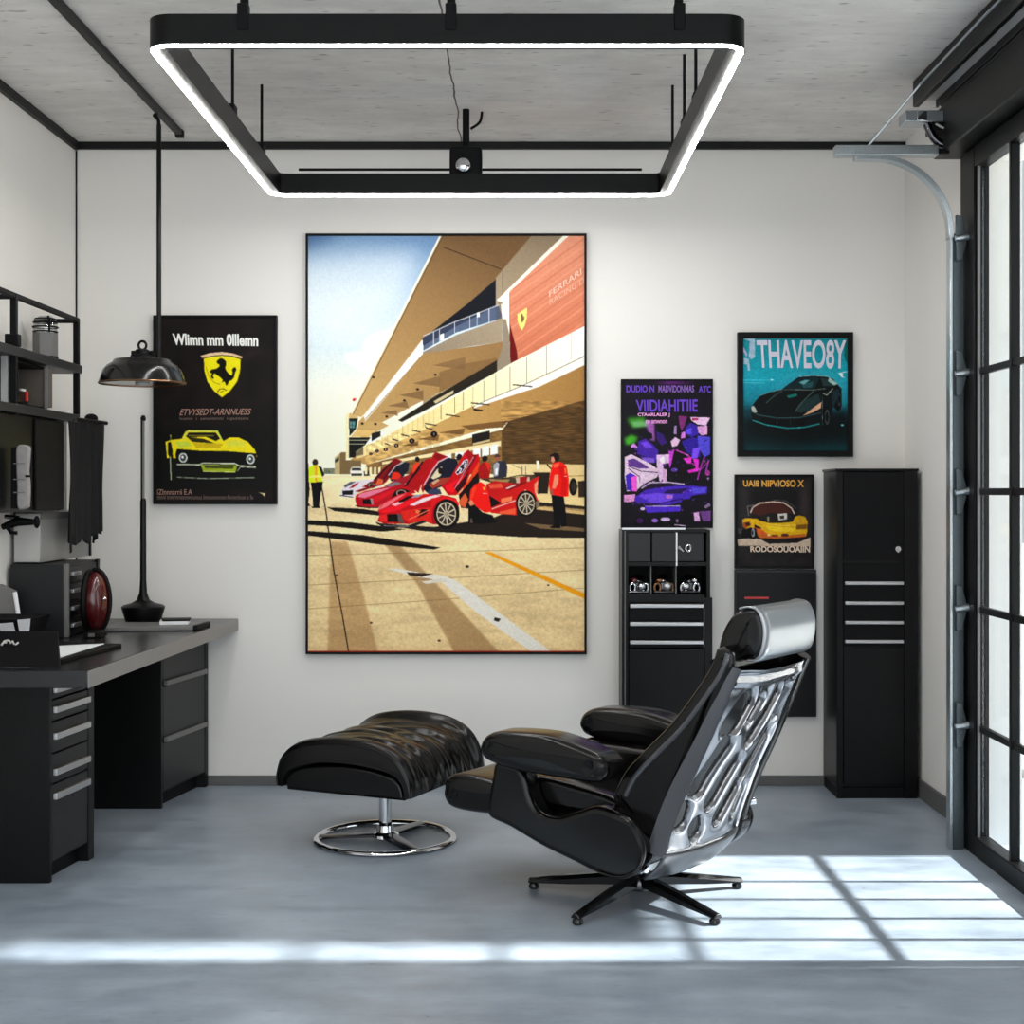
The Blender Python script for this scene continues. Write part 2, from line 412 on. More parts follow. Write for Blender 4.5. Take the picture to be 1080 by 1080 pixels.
# ------------------------------------------------------------------ rectangular LED ceiling light
t = thing('ceiling_light', 'large black rounded-rectangle ceiling light with a glowing underside strip', 'ceiling light', (-0.2, 5.1, 2.7))
LX0, LX1, LY0, LY1, LZ, LH = -1.075, 0.668, 4.10, 6.20, 2.695, 0.087
def rrect(x0, x1, y0, y1, r, z, n=8):
    out = []
    for cx, cy, a0 in ((x1 - r, y0 + r, -90), (x1 - r, y1 - r, 0), (x0 + r, y1 - r, 90), (x0 + r, y0 + r, 180)):
        for k in range(n + 1):
            a = R(a0 + 90 * k / n); out.append((cx + r * math.cos(a), cy + r * math.sin(a), z))
    return out
def band(w0, w1, z0, z1):
    o0 = rrect(LX0 + w0, LX1 - w0, LY0 + w0, LY1 - w0, 0.075 - w0, z0); o1 = rrect(LX0 + w0, LX1 - w0, LY0 + w0, LY1 - w0, 0.075 - w0, z1)
    i0 = rrect(LX0 + w1, LX1 - w1, LY0 + w1, LY1 - w1, 0.075 - w1, z0); i1 = rrect(LX0 + w1, LX1 - w1, LY0 + w1, LY1 - w1, 0.075 - w1, z1)
    return MB().rings([o0, o1, i1, i0], True, False, True)
band(0.0, 0.052, LZ, LZ + LH).build('light_frame', M['black'], t, smooth=30)
band(0.003, 0.020, LZ - 0.004, LZ + 0.0005).build('led_strip', M['led'], t, smooth=30)
for px, yb in ((-0.79, LY0), (-0.19, LY0), (0.47, LY0)):
    MB().tube([(px, yb + 0.026, LZ + LH - 0.01), (px, yb + 0.026, H + 0.0)], 0.013, 10).build('suspension_rod', M['blackmatt'], t)
    MB().box(px - 0.016, px + 0.016, yb - 0.006, yb + 0.03, LZ + 0.04, LZ + LH + 0.03).build('rod_clip', M['blackmatt'], t, bevel=0.003)
for xs, yy in ((LX0 + 0.026, 5.25), (LX0 + 0.026, 5.85), (LX1 - 0.026, 5.10), (LX1 - 0.026, 5.45), (LX1 - 0.026, 5.86)):
    MB().tube([(xs, yy, LZ + LH - 0.01), (xs, yy, H)], 0.006, 8).build('suspension_rod', M['blackmatt'], t)
    MB().box(xs - 0.012, xs + 0.012, yy - 0.03, yy + 0.03, LZ + LH - 0.002, LZ + LH + 0.05).build('rod_clip', M['blackmatt'], t, bevel=0.003)
jx, jy = -0.222, LY1 + 0.03
MB().box(jx - 0.07, jx + 0.07, jy - 0.06, jy + 0.06, LZ + 0.07, LZ + 0.21).build('junction_box', M['blackmatt'], t, bevel=0.008)
MB().tube([(jx, jy, LZ + 0.21), (jx, jy, H)], 0.016, 10).build('drop_rod', M['blackmatt'], t)
MB().ball((jx - 0.01, jy - 0.07, LZ + 0.125), 0.034, 0.02, 0.034, 18, 10).build('lens', M['chrome'], t)
MB().tube([(LX0 + 0.12, jy, LZ + 0.122), (LX1 - 0.12, jy, LZ + 0.122)], 0.006, 8).build('cross_rod', M['blackmatt'], t)
MB().tube(smooth_path([(jx + 0.02, jy, LZ + 0.30), (jx + 0.06, jy, LZ + 0.33), (jx + 0.07, jy, H - 0.01)], 6), 0.006, 8).build('cable', M['blackmatt'], t)

# ------------------------------------------------------------------ pendant lamp on its ceiling track
t = thing('ceiling_track', 'thin black track on the left side of the concrete ceiling', 'track', (-1.56, 5.0, H))
MB().box(-1.575, -1.545, 2.6, 6.58, H - 0.028, H - 0.001).build('track', M['blacktrim'], t, bevel=0.003)
MB().box(-1.578, -1.542, 6.56, 6.60, H - 0.034, H - 0.001).build('end_cap', M['blackmatt'], t, bevel=0.003)
px_, py_ = -1.632, 6.2
t = thing('pendant_lamp', 'black dome pendant lamp hanging on a long rod above the desk', 'pendant lamp', (px_, py_, 1.88))
zr = 1.878
dome = [(0.185, 0.0), (0.183, 0.010), (0.176, 0.034), (0.166, 0.060), (0.150, 0.078), (0.128, 0.090), (0.122, 0.1005), (0.118, 0.1035), (0.08, 0.109), (0.03, 0.112), (0.002, 0.113)]
inner = [(r * 0.97, z - 0.006) for r, z in reversed(dome[1:])] + [(0.18, 0.001)]
MB().lathe(dome + inner, (px_, py_, zr), 56).build('shade', M['gloss_black'], t)
MB().lathe([(0.186, -0.004), (0.188, 0.0), (0.186, 0.004), (0.178, 0.002), (0.178, -0.003)], (px_, py_, zr), 56, False).build('rim', M['copper'], t)
MB().lathe([(0.052, 0.11), (0.05, 0.122), (0.034, 0.126), (0.03, 0.145), (0.018, 0.15)], (px_, py_, zr), 24).build('cap', M['blackmatt'], t)
ring = [(px_ + 0.017 * math.cos(2 * math.pi * k / 20), py_, zr + 0.165 + 0.019 * math.sin(2 * math.pi * k / 20)) for k in range(20)]
MB().tube(ring, 0.0055, 8, True).build('hanging_ring', M['blackmatt'], t)
for dx in (-0.04, 0.042):
    MB().tube([(px_ + dx, py_, zr + 0.112), (px_ + dx, py_, zr + 0.142)], 0.009, 10).build('cap_screw', M['blackmatt'], t)
MB().lathe([(0.03, -0.01), (0.036, 0.02), (0.02, 0.06), (0.012, 0.105)], (px_, py_, zr), 20).build('bulb', M['lightgrey'], t)
rx = -1.56
MB().tube([(rx, py_, zr + 0.098), (rx, py_, H - 0.075)], 0.0105, 12).build('rod', M['black'], t)
MB().tube(smooth_path([(rx, py_, H - 0.078), (rx - 0.004, py_, H - 0.05), (rx - 0.02, py_, H - 0.034), (rx - 0.006, py_, H - 0.026)], 5), 0.008, 8).build('hook', M['blackmatt'], t)

# ------------------------------------------------------------------ desk
ZT = 0.80
t = thing('desk_worktop', 'long dark desk worktop with a grey side edge on two drawer pedestals', 'worktop', (-1.7, 5.8, ZT - 0.06))
XN, XF = -1.446, -1.336
poly = [(XL + 0.003, 4.79), (XN, 4.79), (XF, D - 0.016), (XL + 0.003, D - 0.016)]
MB().prism(poly, ZT - 0.058, ZT).build('top_slab', M['desk'], t, bevel=0.003)
n_ = 0.004
MB().prism([(XN + 0.0003, 4.793), (XN + n_, 4.793), (XF + n_, D - 0.016), (XF + 0.0003, D - 0.016)], ZT - 0.057, ZT - 0.001).build('edge_band', M['deskedge'], t)

def pedestal(name, label, xr0, y0, xr1, y1, xl, drawers, handle_mat, front_mat, stile):
    "drawer pedestal whose drawers face right; (xr0,y0)-(xr1,y1) is the line of the drawer face on the floor"
    r = thing(name, label, 'drawer unit', ((xl + xr0) / 2, (y0 + y1) / 2, 0))
    top = ZT - 0.06
    k = (xr1 - xr0) / (y1 - y0)
    def fx(y): return xr0 + (y - y0) * k
    def slab(ya, yb, d0, d1, z0, z1): return MB().prism([(fx(ya) + d0, ya), (fx(ya) + d1, ya), (fx(yb) + d1, yb), (fx(yb) + d0, yb)], z0, z1)
    MB().prism([(xl + 0.001, y0 + 0.021), (fx(y0 + 0.021) - 0.02, y0 + 0.021), (fx(y1) - 0.02, y1), (xl + (xr1 - xr0), y1)], 0.06, top).build('body', M['black'], r, bevel=0.002)
    MB().prism([(xl, y0), (fx(y0), y0), (fx(y0 + 0.02), y0 + 0.02), (xl, y0 + 0.02)], 0.0, top).build('side_panel', M['black'], r, bevel=0.002)
    slab(y1 - stile, y1, -0.06, 0.0, 0.0, top).build('end_post', M['black'], r, bevel=0.002)
    slab(y0 + 0.02, y1 - stile, -0.08, -0.04, 0.0, 0.06).build('plinth', M['blackmatt'], r)
    for z0, z1, hz in drawers:
        d = slab(y0 + 0.024, y1 - stile - 0.004, -0.02, -0.001, z0 + 0.003, z1 - 0.003).build('drawer', front_mat, r, bevel=0.002)
        if hz:
            slab(y0 + 0.03, y1 - stile - 0.006, -0.001, 0.014, hz - 0.012, hz + 0.012).build('handle', handle_mat, d, bevel=0.002)
    return r
pedestal('drawer_pedestal', 'black drawer pedestal with bright metal pulls under the front of the desk', -1.676, 5.10, -1.622, 5.46, -2.10,
         [(0.655, 0.735, 0.69), (0.575, 0.655, 0.618), (0.46, 0.575, 0.522), (0.35, 0.46, 0.392), (0.07, 0.35, 0.305)], M['alu'], M['char'], 0.05)
pedestal('drawer_pedestal', 'charcoal drawer pedestal with dark pulls under the back end of the desk', -1.577, 6.306, -1.475, 6.80, -2.02,
         [(0.54, 0.735, 0.553), (0.29, 0.54, 0.302), (0.07, 0.29, None)], M['grey'], M['char'], 0.035)

# things on the desk
t = thing('drawer_organiser', 'black desktop organiser with small drawers standing on the desk below the grey box', 'organiser', (-1.97, 6.09, ZT))
ox0, ox1, oy0, oy1, oz1 = -2.095, -1.862, 5.88, 6.34, 1.104
MB().box(ox0, ox1 - 0.012, oy0, oy1, ZT, oz1).build('body', M['char'], t, bevel=0.004)
MB().box(ox1 - 0.012, ox1 + 0.004, oy0, oy0 + 0.03, ZT + 0.002, oz1 + 0.003).build('front_post', M['grey'], t, bevel=0.002)
MB().box(ox1 - 0.012, ox1 + 0.004, oy1 - 0.03, oy1, ZT + 0.002, oz1 + 0.003).build('front_post', M['black'], t, bevel=0.002)
for k in range(4):
    z0 = ZT + 0.012 + k * 0.072
    d = MB().box(ox1 - 0.012, ox1 - 0.002, oy0 + 0.034, oy1 - 0.034, z0, z0 + 0.066).build('drawer', M['black'], t, bevel=0.002)
    MB().box(ox1 - 0.002, ox1 + 0.012, oy0 + 0.06, oy0 + 0.17, z0 + 0.026, z0 + 0.042).build('handle', M['alu'], d, bevel=0.002)

t = thing('helmet', 'dark red rounded helmet with black trim standing beside the desktop organiser', 'helmet', (-1.79, 6.05, ZT))
hx, hy, hz = -1.785, 6.05, ZT + 0.142
MB().ball((hx, hy, hz), 0.058, 0.105, 0.13).build('shell', M['red'], t)
pts = [(hx + 0.061 * math.sin(R(a)), hy - 0.02, hz + 0.134 * math.cos(R(a))) for a in range(-12, 193, 12)]
MB().tube(pts, 0.009, 8).build('trim_band', M['blackmatt'], t)
pts = [(hx - 0.030, hy + 0.098 * math.sin(R(a)), hz + 0.122 * math.cos(R(a))) for a in range(0, 360, 15)]
MB().tube(pts, 0.014, 8, True).build('back_rim', M['blackmatt'], t)
MB().ball((hx + 0.045, hy - 0.055, hz + 0.012), 0.012, 0.012, 0.010, 12, 8).build('visor_screw', M['chrome'], t)
MB().lathe([(0.04, 0.0), (0.042, 0.006), (0.03, 0.02), (0.03, 0.035)], (hx, hy, ZT), 20).build('stand', M['blackmatt'], t)

t = thing('steel_box', 'grey sheet-steel box standing on top of the black desktop organiser', 'box', (-2.03, 6.2, 1.11))
MB().box(-2.098, -1.985, 5.93, 6.62, 1.109, 1.318).build('body', M['steel'], t, bevel=0.003)
MB().box(-1.985, -1.979, 6.60, 6.62, 1.109, 1.318).build('corner_edge', M['blackmatt'], t)
MB().box(-1.985, -1.981, 5.93, 6.60, 1.29, 1.318).build('lid_rim', M['grey'], t)
MB().box(-2.094, -1.989, 5.926, 5.93, 1.113, 1.312).build('end_plate', M['lightgrey'], t)

t = thing('desk_lamp', 'slim black rod desk lamp with a flared foot near the back wall', 'desk lamp', (-1.72, 6.55, ZT))
lx, ly = (151 - VX) * 6.55 / FPX, 6.55
MB().lathe([(0.068, 0.0), (0.078, 0.006), (0.098, 0.07), (0.098, 0.078), (0.088, 0.085), (0.055, 0.093), (0.030, 0.108), (0.018, 0.14), (0.0145, 0.2), (0.0135, 0.56), (0.011, 0.575)], (lx, ly, ZT), 40).build('foot', M['black'], t)
MB().tube([(lx, ly, ZT + 0.574), (lx, ly, 1.735)], 0.0065, 10).build('light_tube', M['grey'], t)
MB().tube([(lx - 0.006, ly - 0.006, ZT + 0.574), (lx - 0.006, ly - 0.006, 1.735)], 0.0042, 8).build('tube_edge', M['blackmatt'], t)
MB().lathe([(0.011, 0.0), (0.013, 0.012), (0.007, 0.024)], (lx, ly, 1.733), 12).build('tip', M['blackmatt'], t)

t = thing('desk_mat', 'flat dark slab lying on the back half of the desk in front of the lamp', 'desk mat', (-1.6, 6.3, ZT))
MB().prism([(-1.80, 6.14), (-1.415, 6.20), (-1.40, 6.42), (-1.80, 6.42)], ZT + 0.0005, ZT + 0.018).build('slab', M['grey'], t, bevel=0.003)
MB().prism([(-1.415, 6.21), (-1.395, 6.22), (-1.38, 6.41), (-1.40, 6.41)], ZT + 0.0005, ZT + 0.022).build('end_clip', M['blackmatt'], t, bevel=0.002)
t = thing('notebook', 'small dark notebook with white pages lying on the flat slab by the lamp', 'notebook', (-1.55, 6.33, ZT + 0.02))
q = [(-1.575, 6.27), (-1.455, 6.30), (-1.47, 6.40), (-1.60, 6.38)]
MB().prism(q, ZT + 0.0185, ZT + 0.032).build('pages', M['paper'], t)
MB().prism([(-1.565, 6.285), (-1.45, 6.305), (-1.466, 6.405), (-1.595, 6.39)], ZT + 0.0325, ZT + 0.040).build('cover', M['blackmatt'], t, bevel=0.002)
t = thing('phone_dock', 'small black device on the desk in front of the red helmet', 'device', (-1.76, 5.88, ZT))
MB().box(-1.785, -1.72, 5.86, 5.95, ZT, ZT + 0.03).build('body', M['blackmatt'], t, bevel=0.006)
MB().box(-1.765, -1.74, 5.858, 5.86, ZT + 0.008, ZT + 0.022).build('face', M['grey'], t)

lap = thing('laptop', 'black laptop with its lid tilted back at the front edge of the desk', 'laptop', (-1.85, 4.9, ZT))
MB().box(-2.10, -1.806, 5.022, 5.13, ZT, ZT + 0.014).build('base', M['blackmatt'], lap, bevel=0.003)
lid_pts = [(-2.10, 4.895, ZT + 0.001), (-1.572, 4.895, ZT + 0.001), (-1.622, 5.02, ZT + 0.108), (-2.10, 5.02, ZT + 0.108)]
nrm = Vector((0, -0.107, 0.125)).normalized() * 0.012
MB().rings([[Vector(p) for p in lid_pts], [Vector(p) + Vector((0, 0.011, 0.004)) for p in lid_pts]]).build('lid', M['blackmatt'], lap, bevel=0.002)
g = MB()
for path in ([(-1.80, .38), (-1.795, .5), (-1.785, .52), (-1.775, .5)], [(-1.797, .46), (-1.785, .46)], [(-1.772, .44), (-1.765, .5), (-1.758, .42), (-1.750, .40), (-1.744, .46)]):
    g.tube([(x, 4.895 + 0.125 * (s + .22) - 0.003, ZT + 0.001 + 0.107 * (s + .22) + 0.003) for x, s in path], 0.0035, 6)
g.build('emblem', M['lightgrey'], lap)
t = MB().prism([(-1.763, 5.42), (-1.783, 5.15), (-1.618, 5.045), (-1.596, 5.50)], ZT + 0.0155, ZT + 0.018).build('paper_sheet', M['paper'])
tag(t, 'white sheet of paper lying on the black folder by the laptop', 'paper')
t = MB().prism([(-1.80, 5.60), (-1.80, 5.145), (-1.60, 5.0), (-1.535, 5.53)], ZT, ZT + 0.0148).build('document_folder', M['blackmatt'], bevel=0.003)
tag(t, 'flat black folder under the white paper on the front half of the desk', 'folder')

t = thing('desk_tray', 'black open tray with white painted reflections at the left edge of the desk', 'tray', (-1.98, 5.6, ZT))
def fr_(x0, x1, y0, y1, z): return [(x0, y0, z), (x1, y0, z), (x1, y1, z), (x0, y1, z)]
MB().rings([fr_(-2.07, -1.91, 5.52, 5.68, ZT), fr_(-2.10, -1.872, 5.48, 5.72, ZT + 0.115), fr_(-2.095, -1.878, 5.486, 5.714, ZT + 0.115), fr_(-2.066, -1.914, 5.526, 5.674, ZT + 0.006)], True, True).build('tray_body', M['black'], t, bevel=0.002)
MB().add([(-1.992, 5.474, ZT + 0.098), (-1.938, 5.474, ZT + 0.102), (-1.930, 5.515, ZT + 0.004), (-1.990, 5.515, ZT + 0.004), (-1.992, 5.471, ZT + 0.098), (-1.938, 5.471, ZT + 0.102), (-1.930, 5.512, ZT + 0.004), (-1.990, 5.512, ZT + 0.004)],
         [(0, 1, 2, 3), (7, 6, 5, 4), (0, 4, 5, 1), (1, 5, 6, 2), (2, 6, 7, 3), (3, 7, 4, 0)]).build('white_reflection', M['paper'], t)  # white plates stand in for glossy reflections on the tray
MB().add([(-1.922, 5.476, ZT + 0.112), (-1.872, 5.476, ZT + 0.116), (-1.895, 5.514, ZT + 0.004), (-1.918, 5.514, ZT + 0.004), (-1.922, 5.473, ZT + 0.112), (-1.872, 5.473, ZT + 0.116), (-1.895, 5.511, ZT + 0.004), (-1.918, 5.511, ZT + 0.004)],
         [(0, 1, 2, 3), (7, 6, 5, 4), (0, 4, 5, 1), (1, 5, 6, 2), (2, 6, 7, 3), (3, 7, 4, 0)]).build('white_reflection', M['paper'], t)
t = thing('tablet', 'grey handheld device leaning upright behind the black tray on the desk', 'device', (-2.06, 5.78, ZT))
MB().add([(-2.11, 5.76, ZT), (-2.00, 5.76, ZT), (-2.045, 5.80, 1.0), (-2.11, 5.80, 1.03), (-2.11, 5.785, ZT), (-2.00, 5.785, ZT), (-2.045, 5.825, 1.0), (-2.11, 5.825, 1.03)],
         [(0, 1, 2, 3), (7, 6, 5, 4), (0, 4, 5, 1), (1, 5, 6, 2), (2, 6, 7, 3), (3, 7, 4, 0)]).build('body', M['grey'], t, bevel=0.004)
MB().tube([(-2.004, 5.758, ZT + 0.02), (-2.046, 5.797, 0.995)], 0.009, 8).build('white_edge', M['paper'], t)

# ------------------------------------------------------------------ shelving on the left wall
XS = -1.93
t = thing('wall_shelf', 'black metal shelf rack with two boards on the left wall', 'shelf', (-2.02, 5.6, 1.73))
for yy in (5.46, 6.235, 4.75):
    MB().box(XS - 0.012, XS + 0.012, yy - 0.012, yy + 0.012, 1.70, 2.165).build('post', M['blackmatt'], t, bevel=0.002)
    MB().box(XL + 0.001, XS - 0.012, yy - 0.008, yy + 0.008, 2.145, 2.163).build('wall_arm', M['blackmatt'], t)
MB().box(XS - 0.010, XS + 0.010, 4.75, 6.245, 2.148, 2.168).build('top_rail', M['blackmatt'], t, bevel=0.002)
MB().box(XL + 0.001, XS + 0.016, 4.72, 6.27, 1.925, 1.962).build('shelf_board', M['char'], t, bevel=0.003)
MB().box(XL + 0.001, XS + 0.016, 4.72, 6.23, 1.708, 1.742).build('shelf_board', M['char'], t, bevel=0.003)
MB().box(XS - 0.04, XS - 0.014, 5.43, 5.45, 1.74, 1.925).build('upright_plate', M['alu'], t)
MB().box(XS - 0.03, XS + 0.022, 5.44, 5.48, 1.962, 2.01).build('clamp', M['blackmatt'], t, bevel=0.004)
t = thing('storage_case', 'open black storage case with a brown end on the lower shelf board', 'case', (-2.02, 5.7, 1.743))
yA, yB = 5.50, 5.90
MB().box(XL + 0.01, XL + 0.02, yA, yB, 1.743, 1.92).box(XL + 0.02, XS - 0.02, yA, yB, 1.743, 1.753).box(XL + 0.02, XS - 0.02, yA, yB, 1.91, 1.92).box(XL + 0.02, XS - 0.02, yA, yA + 0.01, 1.753, 1.91).build('case_body', M['blackmatt'], t)
MB().box(XL + 0.02, XS + 0.004, yB - 0.06, yB + 0.0, 1.7535, 1.909).build('end_box', M['brownwood'], t, bevel=0.002)
MB().box(XS - 0.006, XS + 0.006, yB - 0.072, yB - 0.062, 1.745, 1.918).build('edge_strip', M['grey'], t)
t = thing('toolbox', 'small black item with a red clip inside the storage case', 'tool', (-2.0, 5.6, 1.754))
MB().box(-2.04, -1.955, 5.56, 5.70, 1.7545, 1.80).build('body', M['black'], t, bevel=0.004)
MB().box(-1.957, -1.946, 5.655, 5.672, 1.765, 1.805).build('red_clip', M['brightred'], t, bevel=0.003)
MB().box(-1.957, -1.950, 5.60, 5.65, 1.803, 1.812).build('pin', M['lightgrey'], t)
t = thing('lantern', 'grey square lantern with a ribbed glass top on the upper shelf board', 'lantern', (-2.01, 6.08, 1.963))
cx, cy, cz = -2.015, 6.08, 1.9635
hexp = [(cx + 0.052 * math.cos(R(a)), cy + 0.052 * math.sin(R(a))) for a in (20, 80, 140, 200, 260, 320)]
MB().prism([(cx + (x - cx) * 1.02, cy + (y - cy) * 1.02) for x, y in hexp], cz, cz + 0.02).build('foot', M['blackmatt'], t)
MB().prism(hexp, cz + 0.02, cz + 0.12).build('body', M['grey'], t, bevel=0.002)
MB().lathe([(0.048, 0.12), (0.05, 0.15), (0.044, 0.178), (0.026, 0.192), (0.002, 0.196)], (cx, cy, cz), 24).build('glass_top', M['clear'], t)
for zz, rr in ((0.125, 0.05), (0.145, 0.052), (0.165, 0.049), (0.18, 0.042)):
    MB().tube([(cx + rr * math.cos(R(a)), cy + rr * math.sin(R(a)), cz + zz) for a in range(0, 360, 18)], 0.0035, 6, True).build('cage_ring', M['blackmatt'], t)
MB().tube([(cx + 0.03, cy - 0.04, cz + 0.12), (cx + 0.032, cy - 0.043, cz + 0.165), (cx + 0.02, cy - 0.025, cz + 0.19)], 0.005, 6).build('cage_bar', M['blackmatt'], t)

t = thing('wall_cabinet', 'black wall cabinet with a grey edge strip below the shelf rack', 'cabinet', (-2.02, 5.9, 1.325))
MB().box(XL + 0.001, XS - 0.012, 5.05, 6.08, 1.325, 1.706).build('carcass', M['black'], t, bevel=0.003)
MB().box(XS - 0.012, XS, 5.715, 6.06, 1.33, 1.70).build('door', M['blackmatt'], t, bevel=0.003)
MB().box(XS - 0.012, XS + 0.006, 6.061, 6.085, 1.323, 1.706).build('edge_strip', M['grey'], t, bevel=0.002)
MB().box(XL + 0.02, XS - 0.02, 5.044, 5.05, 1.35, 1.68).build('end_panel', M['char'], t)
t = thing('work_gloves', 'pale grey bundle clipped on the black wall cabinet', 'gloves', (-1.96, 5.7, 1.45))
w = MB()
gpts = [(-0.03, 0.235), (0.028, 0.235), (0.032, 0.20), (0.026, 0.14), (0.032, 0.09), (0.03, 0.02), (0.022, 0.0), (-0.026, 0.0), (-0.03, 0.08), (-0.034, 0.16)]
w.pillow(smooth_path([(-1.876 + a * 0.78, 1.343 + b_) for a, b_ in gpts], 4, True), 5.40, 5.425, 0.008, 3)
w.build('bundle', mat('pale_canvas', '#8f8b88', 0.9, vary=0.25, scale=40), t)
MB().box(-1.865, -1.845, 5.395, 5.40, 1.46, 1.468).build('clip', M['blackmatt'], t)
for k, zz in enumerate((1.40, 1.45, 1.51)):
    MB().box(-1.91, -1.868, 5.3965, 5.3995, zz, zz + 0.004).build('seam', M['grey'], t)
MB().box(XS + 0.0005, -1.853, 5.4255, 5.436, 1.34, 1.575).build('hanger_plate', M['blackmatt'], t)
t = thing('spray_gun', 'black clamp tool hanging under the black wall cabinet', 'tool', (-2.0, 5.7, 1.28))
MB().tube([(-2.08, 5.75, 1.262), (-2.02, 5.75, 1.285), (-1.955, 5.75, 1.283)], [0.012, 0.02, 0.013], 10).build('body', M['blackmatt'], t)
MB().tube([(-2.07, 5.75, 1.305), (-2.01, 5.75, 1.30)], 0.008, 8).build('upper_bar', M['darkchrome'], t)
MB().ball((-1.94, 5.75, 1.283), 0.013, 0.014, 0.026, 14, 10).build('knob', M['blackmatt'], t)
MB().tube([(-2.06, 5.75, 1.262), (-2.045, 5.75, 1.24), (-2.02, 5.75, 1.238)], 0.008, 8).build('trigger', M['blackmatt'], t)
MB().tube([(-2.03, 5.75, 1.29), (-2.03, 5.75, 1.325)], 0.005, 8).build('hook', M['blackmatt'], t)

t = thing('hanging_cloth', 'black cloth hanging in folds from a rail at the end of the shelf rack', 'cloth', (-1.92, 6.33, 1.72))
def cloth(u, v):
    y = 6.10 + 0.44 * u; x = -1.925 + 0.03 * u
    f = (0.35 + 0.65 * v)
    d = 0.014 * f * math.sin(u * 31) + 0.007 * f * math.sin(u * 67 + 1.3) + 0.01 * noise.noise(Vector((u * 4, v * 1.5, 3)))
    bot = 1.19 + 0.018 * math.sin(u * 23) + (0.02 if u > 0.8 else 0) + (0.05 * max(0, u - 0.75)) * 4 * 0.3 + (-0.05 if u < 0.03 else 0)
    return (x + d, y + 0.01 * math.sin(v * 3 + u * 9), 1.72 + (bot - 1.72) * v)
MB().grid(cloth, 90, 30).build('cloth', M['cloth'], t, solid=0.004, smooth=80)
MB().tube([(-1.93, 6.087, 1.722), (-1.893, 6.56, 1.722)], 0.009, 10).build('rail', M['blackmatt'], t)
MB().ball((-1.93, 6.45, 1.738), 0.03, 0.03, 0.022, 16, 8).build('rail_knob', M['blackmatt'], t)

# ------------------------------------------------------------------ cabinets on and by the back wall
t = thing('tall_cabinet', 'tall black storage cabinet with four metal drawer pulls in the right corner', 'cabinet', (1.64, 6.67, 0))
tx0, tx1, ty0, ty1, tz1 = 1.466, 1.836, 6.515, 6.80, 1.512
MB().box(tx0, tx1, ty0 + 0.012, ty1, 0.05, tz1 - 0.012).build('carcass', M['black'], t, bevel=0.003)
MB().box(tx0 - 0.006, tx1 + 0.006, ty0, ty1, tz1 - 0.012, tz1).build('top_panel', M['black'], t, bevel=0.003)
MB().box(tx0 + 0.004, tx1 - 0.004, ty0 + 0.006, ty1, 0, 0.05).build('plinth', M['blackmatt'], t)
MB().box(tx0, tx0 + 0.03, ty0, ty0 + 0.012, 0.0, tz1 - 0.012).build('stile', M['black'], t, bevel=0.002)
MB().box(tx1 - 0.06, tx1, ty0, ty0 + 0.012, 0.0, tz1 - 0.012).build('stile', M['black'], t, bevel=0.002)
zt_ = lambda py: CAM_H - (py - VY) * ty0 / FPX
d = MB().box(tx0 + 0.032, tx1 - 0.062, ty0, ty0 + 0.012, zt_(590), tz1 - 0.016).build('door', M['blackmatt'], t, bevel=0.002)
lk = at(947, 579, ty0)
MB().tube([(lk[0], ty0 - 0.006, lk[2]), (lk[0], ty0 - 0.0001, lk[2])], 0.013, 20).build('lock', M['chrome'], d)
MB().box(lk[0] - 0.004, lk[0] + 0.004, ty0 - 0.01, ty0 - 0.006, lk[2] - 0.016, lk[2] + 0.006).build('key', M['lightgrey'], d)
ys = [594, 617, 638, 658, 680]
for k in range(4):
    d = MB().box(tx0 + 0.032, tx1 - 0.062, ty0, ty0 + 0.012, zt_(ys[k + 1] + 1.0), zt_(ys[k] + 0.5)).build('drawer', M['blackmatt'], t, bevel=0.002)
    hz_ = zt_((615, 636, 656.5, 676.5)[k])
    MB().box(tx0 + 0.036, tx1 - 0.066, ty0 - 0.016, ty0 - 0.0001, hz_ - 0.008, hz_ + 0.008).build('handle', M['alu'], d, bevel=0.003)
MB().box(tx0 + 0.032, tx1 - 0.062, ty0, ty0 + 0.012, 0.07, zt_(683)).build('lower_door', M['black'], t, bevel=0.002)

t = thing('wall_tool_cabinet', 'black wall-hung tool cabinet with open cubbies and three metal pulls under the purple poster', 'cabinet', (0.68, 6.7, 0.35))
wy = 6.60
wx = lambda p: (p - VX) * wy / FPX
wz = lambda p: CAM_H - (p - VY) * wy / FPX
x0, x1, yb = wx(656), wx(750), 6.80
# upper open part with cubbies, lower part with drawers
MB().box(x0, x1, yb - 0.012, yb, wz(757), wz(559)).build('back_panel', M['blackmatt'], t)
MB().box(x0, x0 + 0.03, wy, yb - 0.012, wz(757), wz(559)).build('side_panel', M['black'], t, bevel=0.002)
MB().box(x1 - 0.022, x1 - 0.004, wy, yb - 0.012, wz(630), wz(559)).build('side_panel', M['black'], t, bevel=0.002)
MB().box(x1 - 0.03, x1 + 0.006, wy, yb - 0.012, wz(757), wz(630.5)).build('side_panel', M['black'], t, bevel=0.002)
MB().box(x0 + 0.03, x1 - 0.022, wy, yb - 0.012, wz(561.5), wz(559)).build('top_panel', M['black'], t)
MB().box(x0 + 0.002, x1 - 0.12, wy - 0.003, wy, wz(558.6), wz(556.6)).build('top_trim', M['alu'], t)
MB().box(x0 + 0.03, x1 - 0.022, wy + 0.004, yb - 0.012, wz(597), wz(593)).build('shelf', M['black'], t)
MB().box(x0 + 0.03, x1 - 0.031, wy, yb - 0.012, wz(635), wz(627)).build('shelf', M['black'], t)
xd = [wx(660), wx(687), wx(713.5), wx(744)]
for k in (0, 1):
    MB().box(xd[k] + 0.003, xd[k + 1] - 0.003, wy + 0.001, wy + 0.012, wz(592.5), wz(562)).build('cubby_door', M['char'], t, bevel=0.002)
MB().box(xd[2] + 0.006, xd[3] - 0.003, wy + 0.03, wy + 0.04, wz(592.5), wz(562)).build('cubby_door', M['char'], t, bevel=0.002)
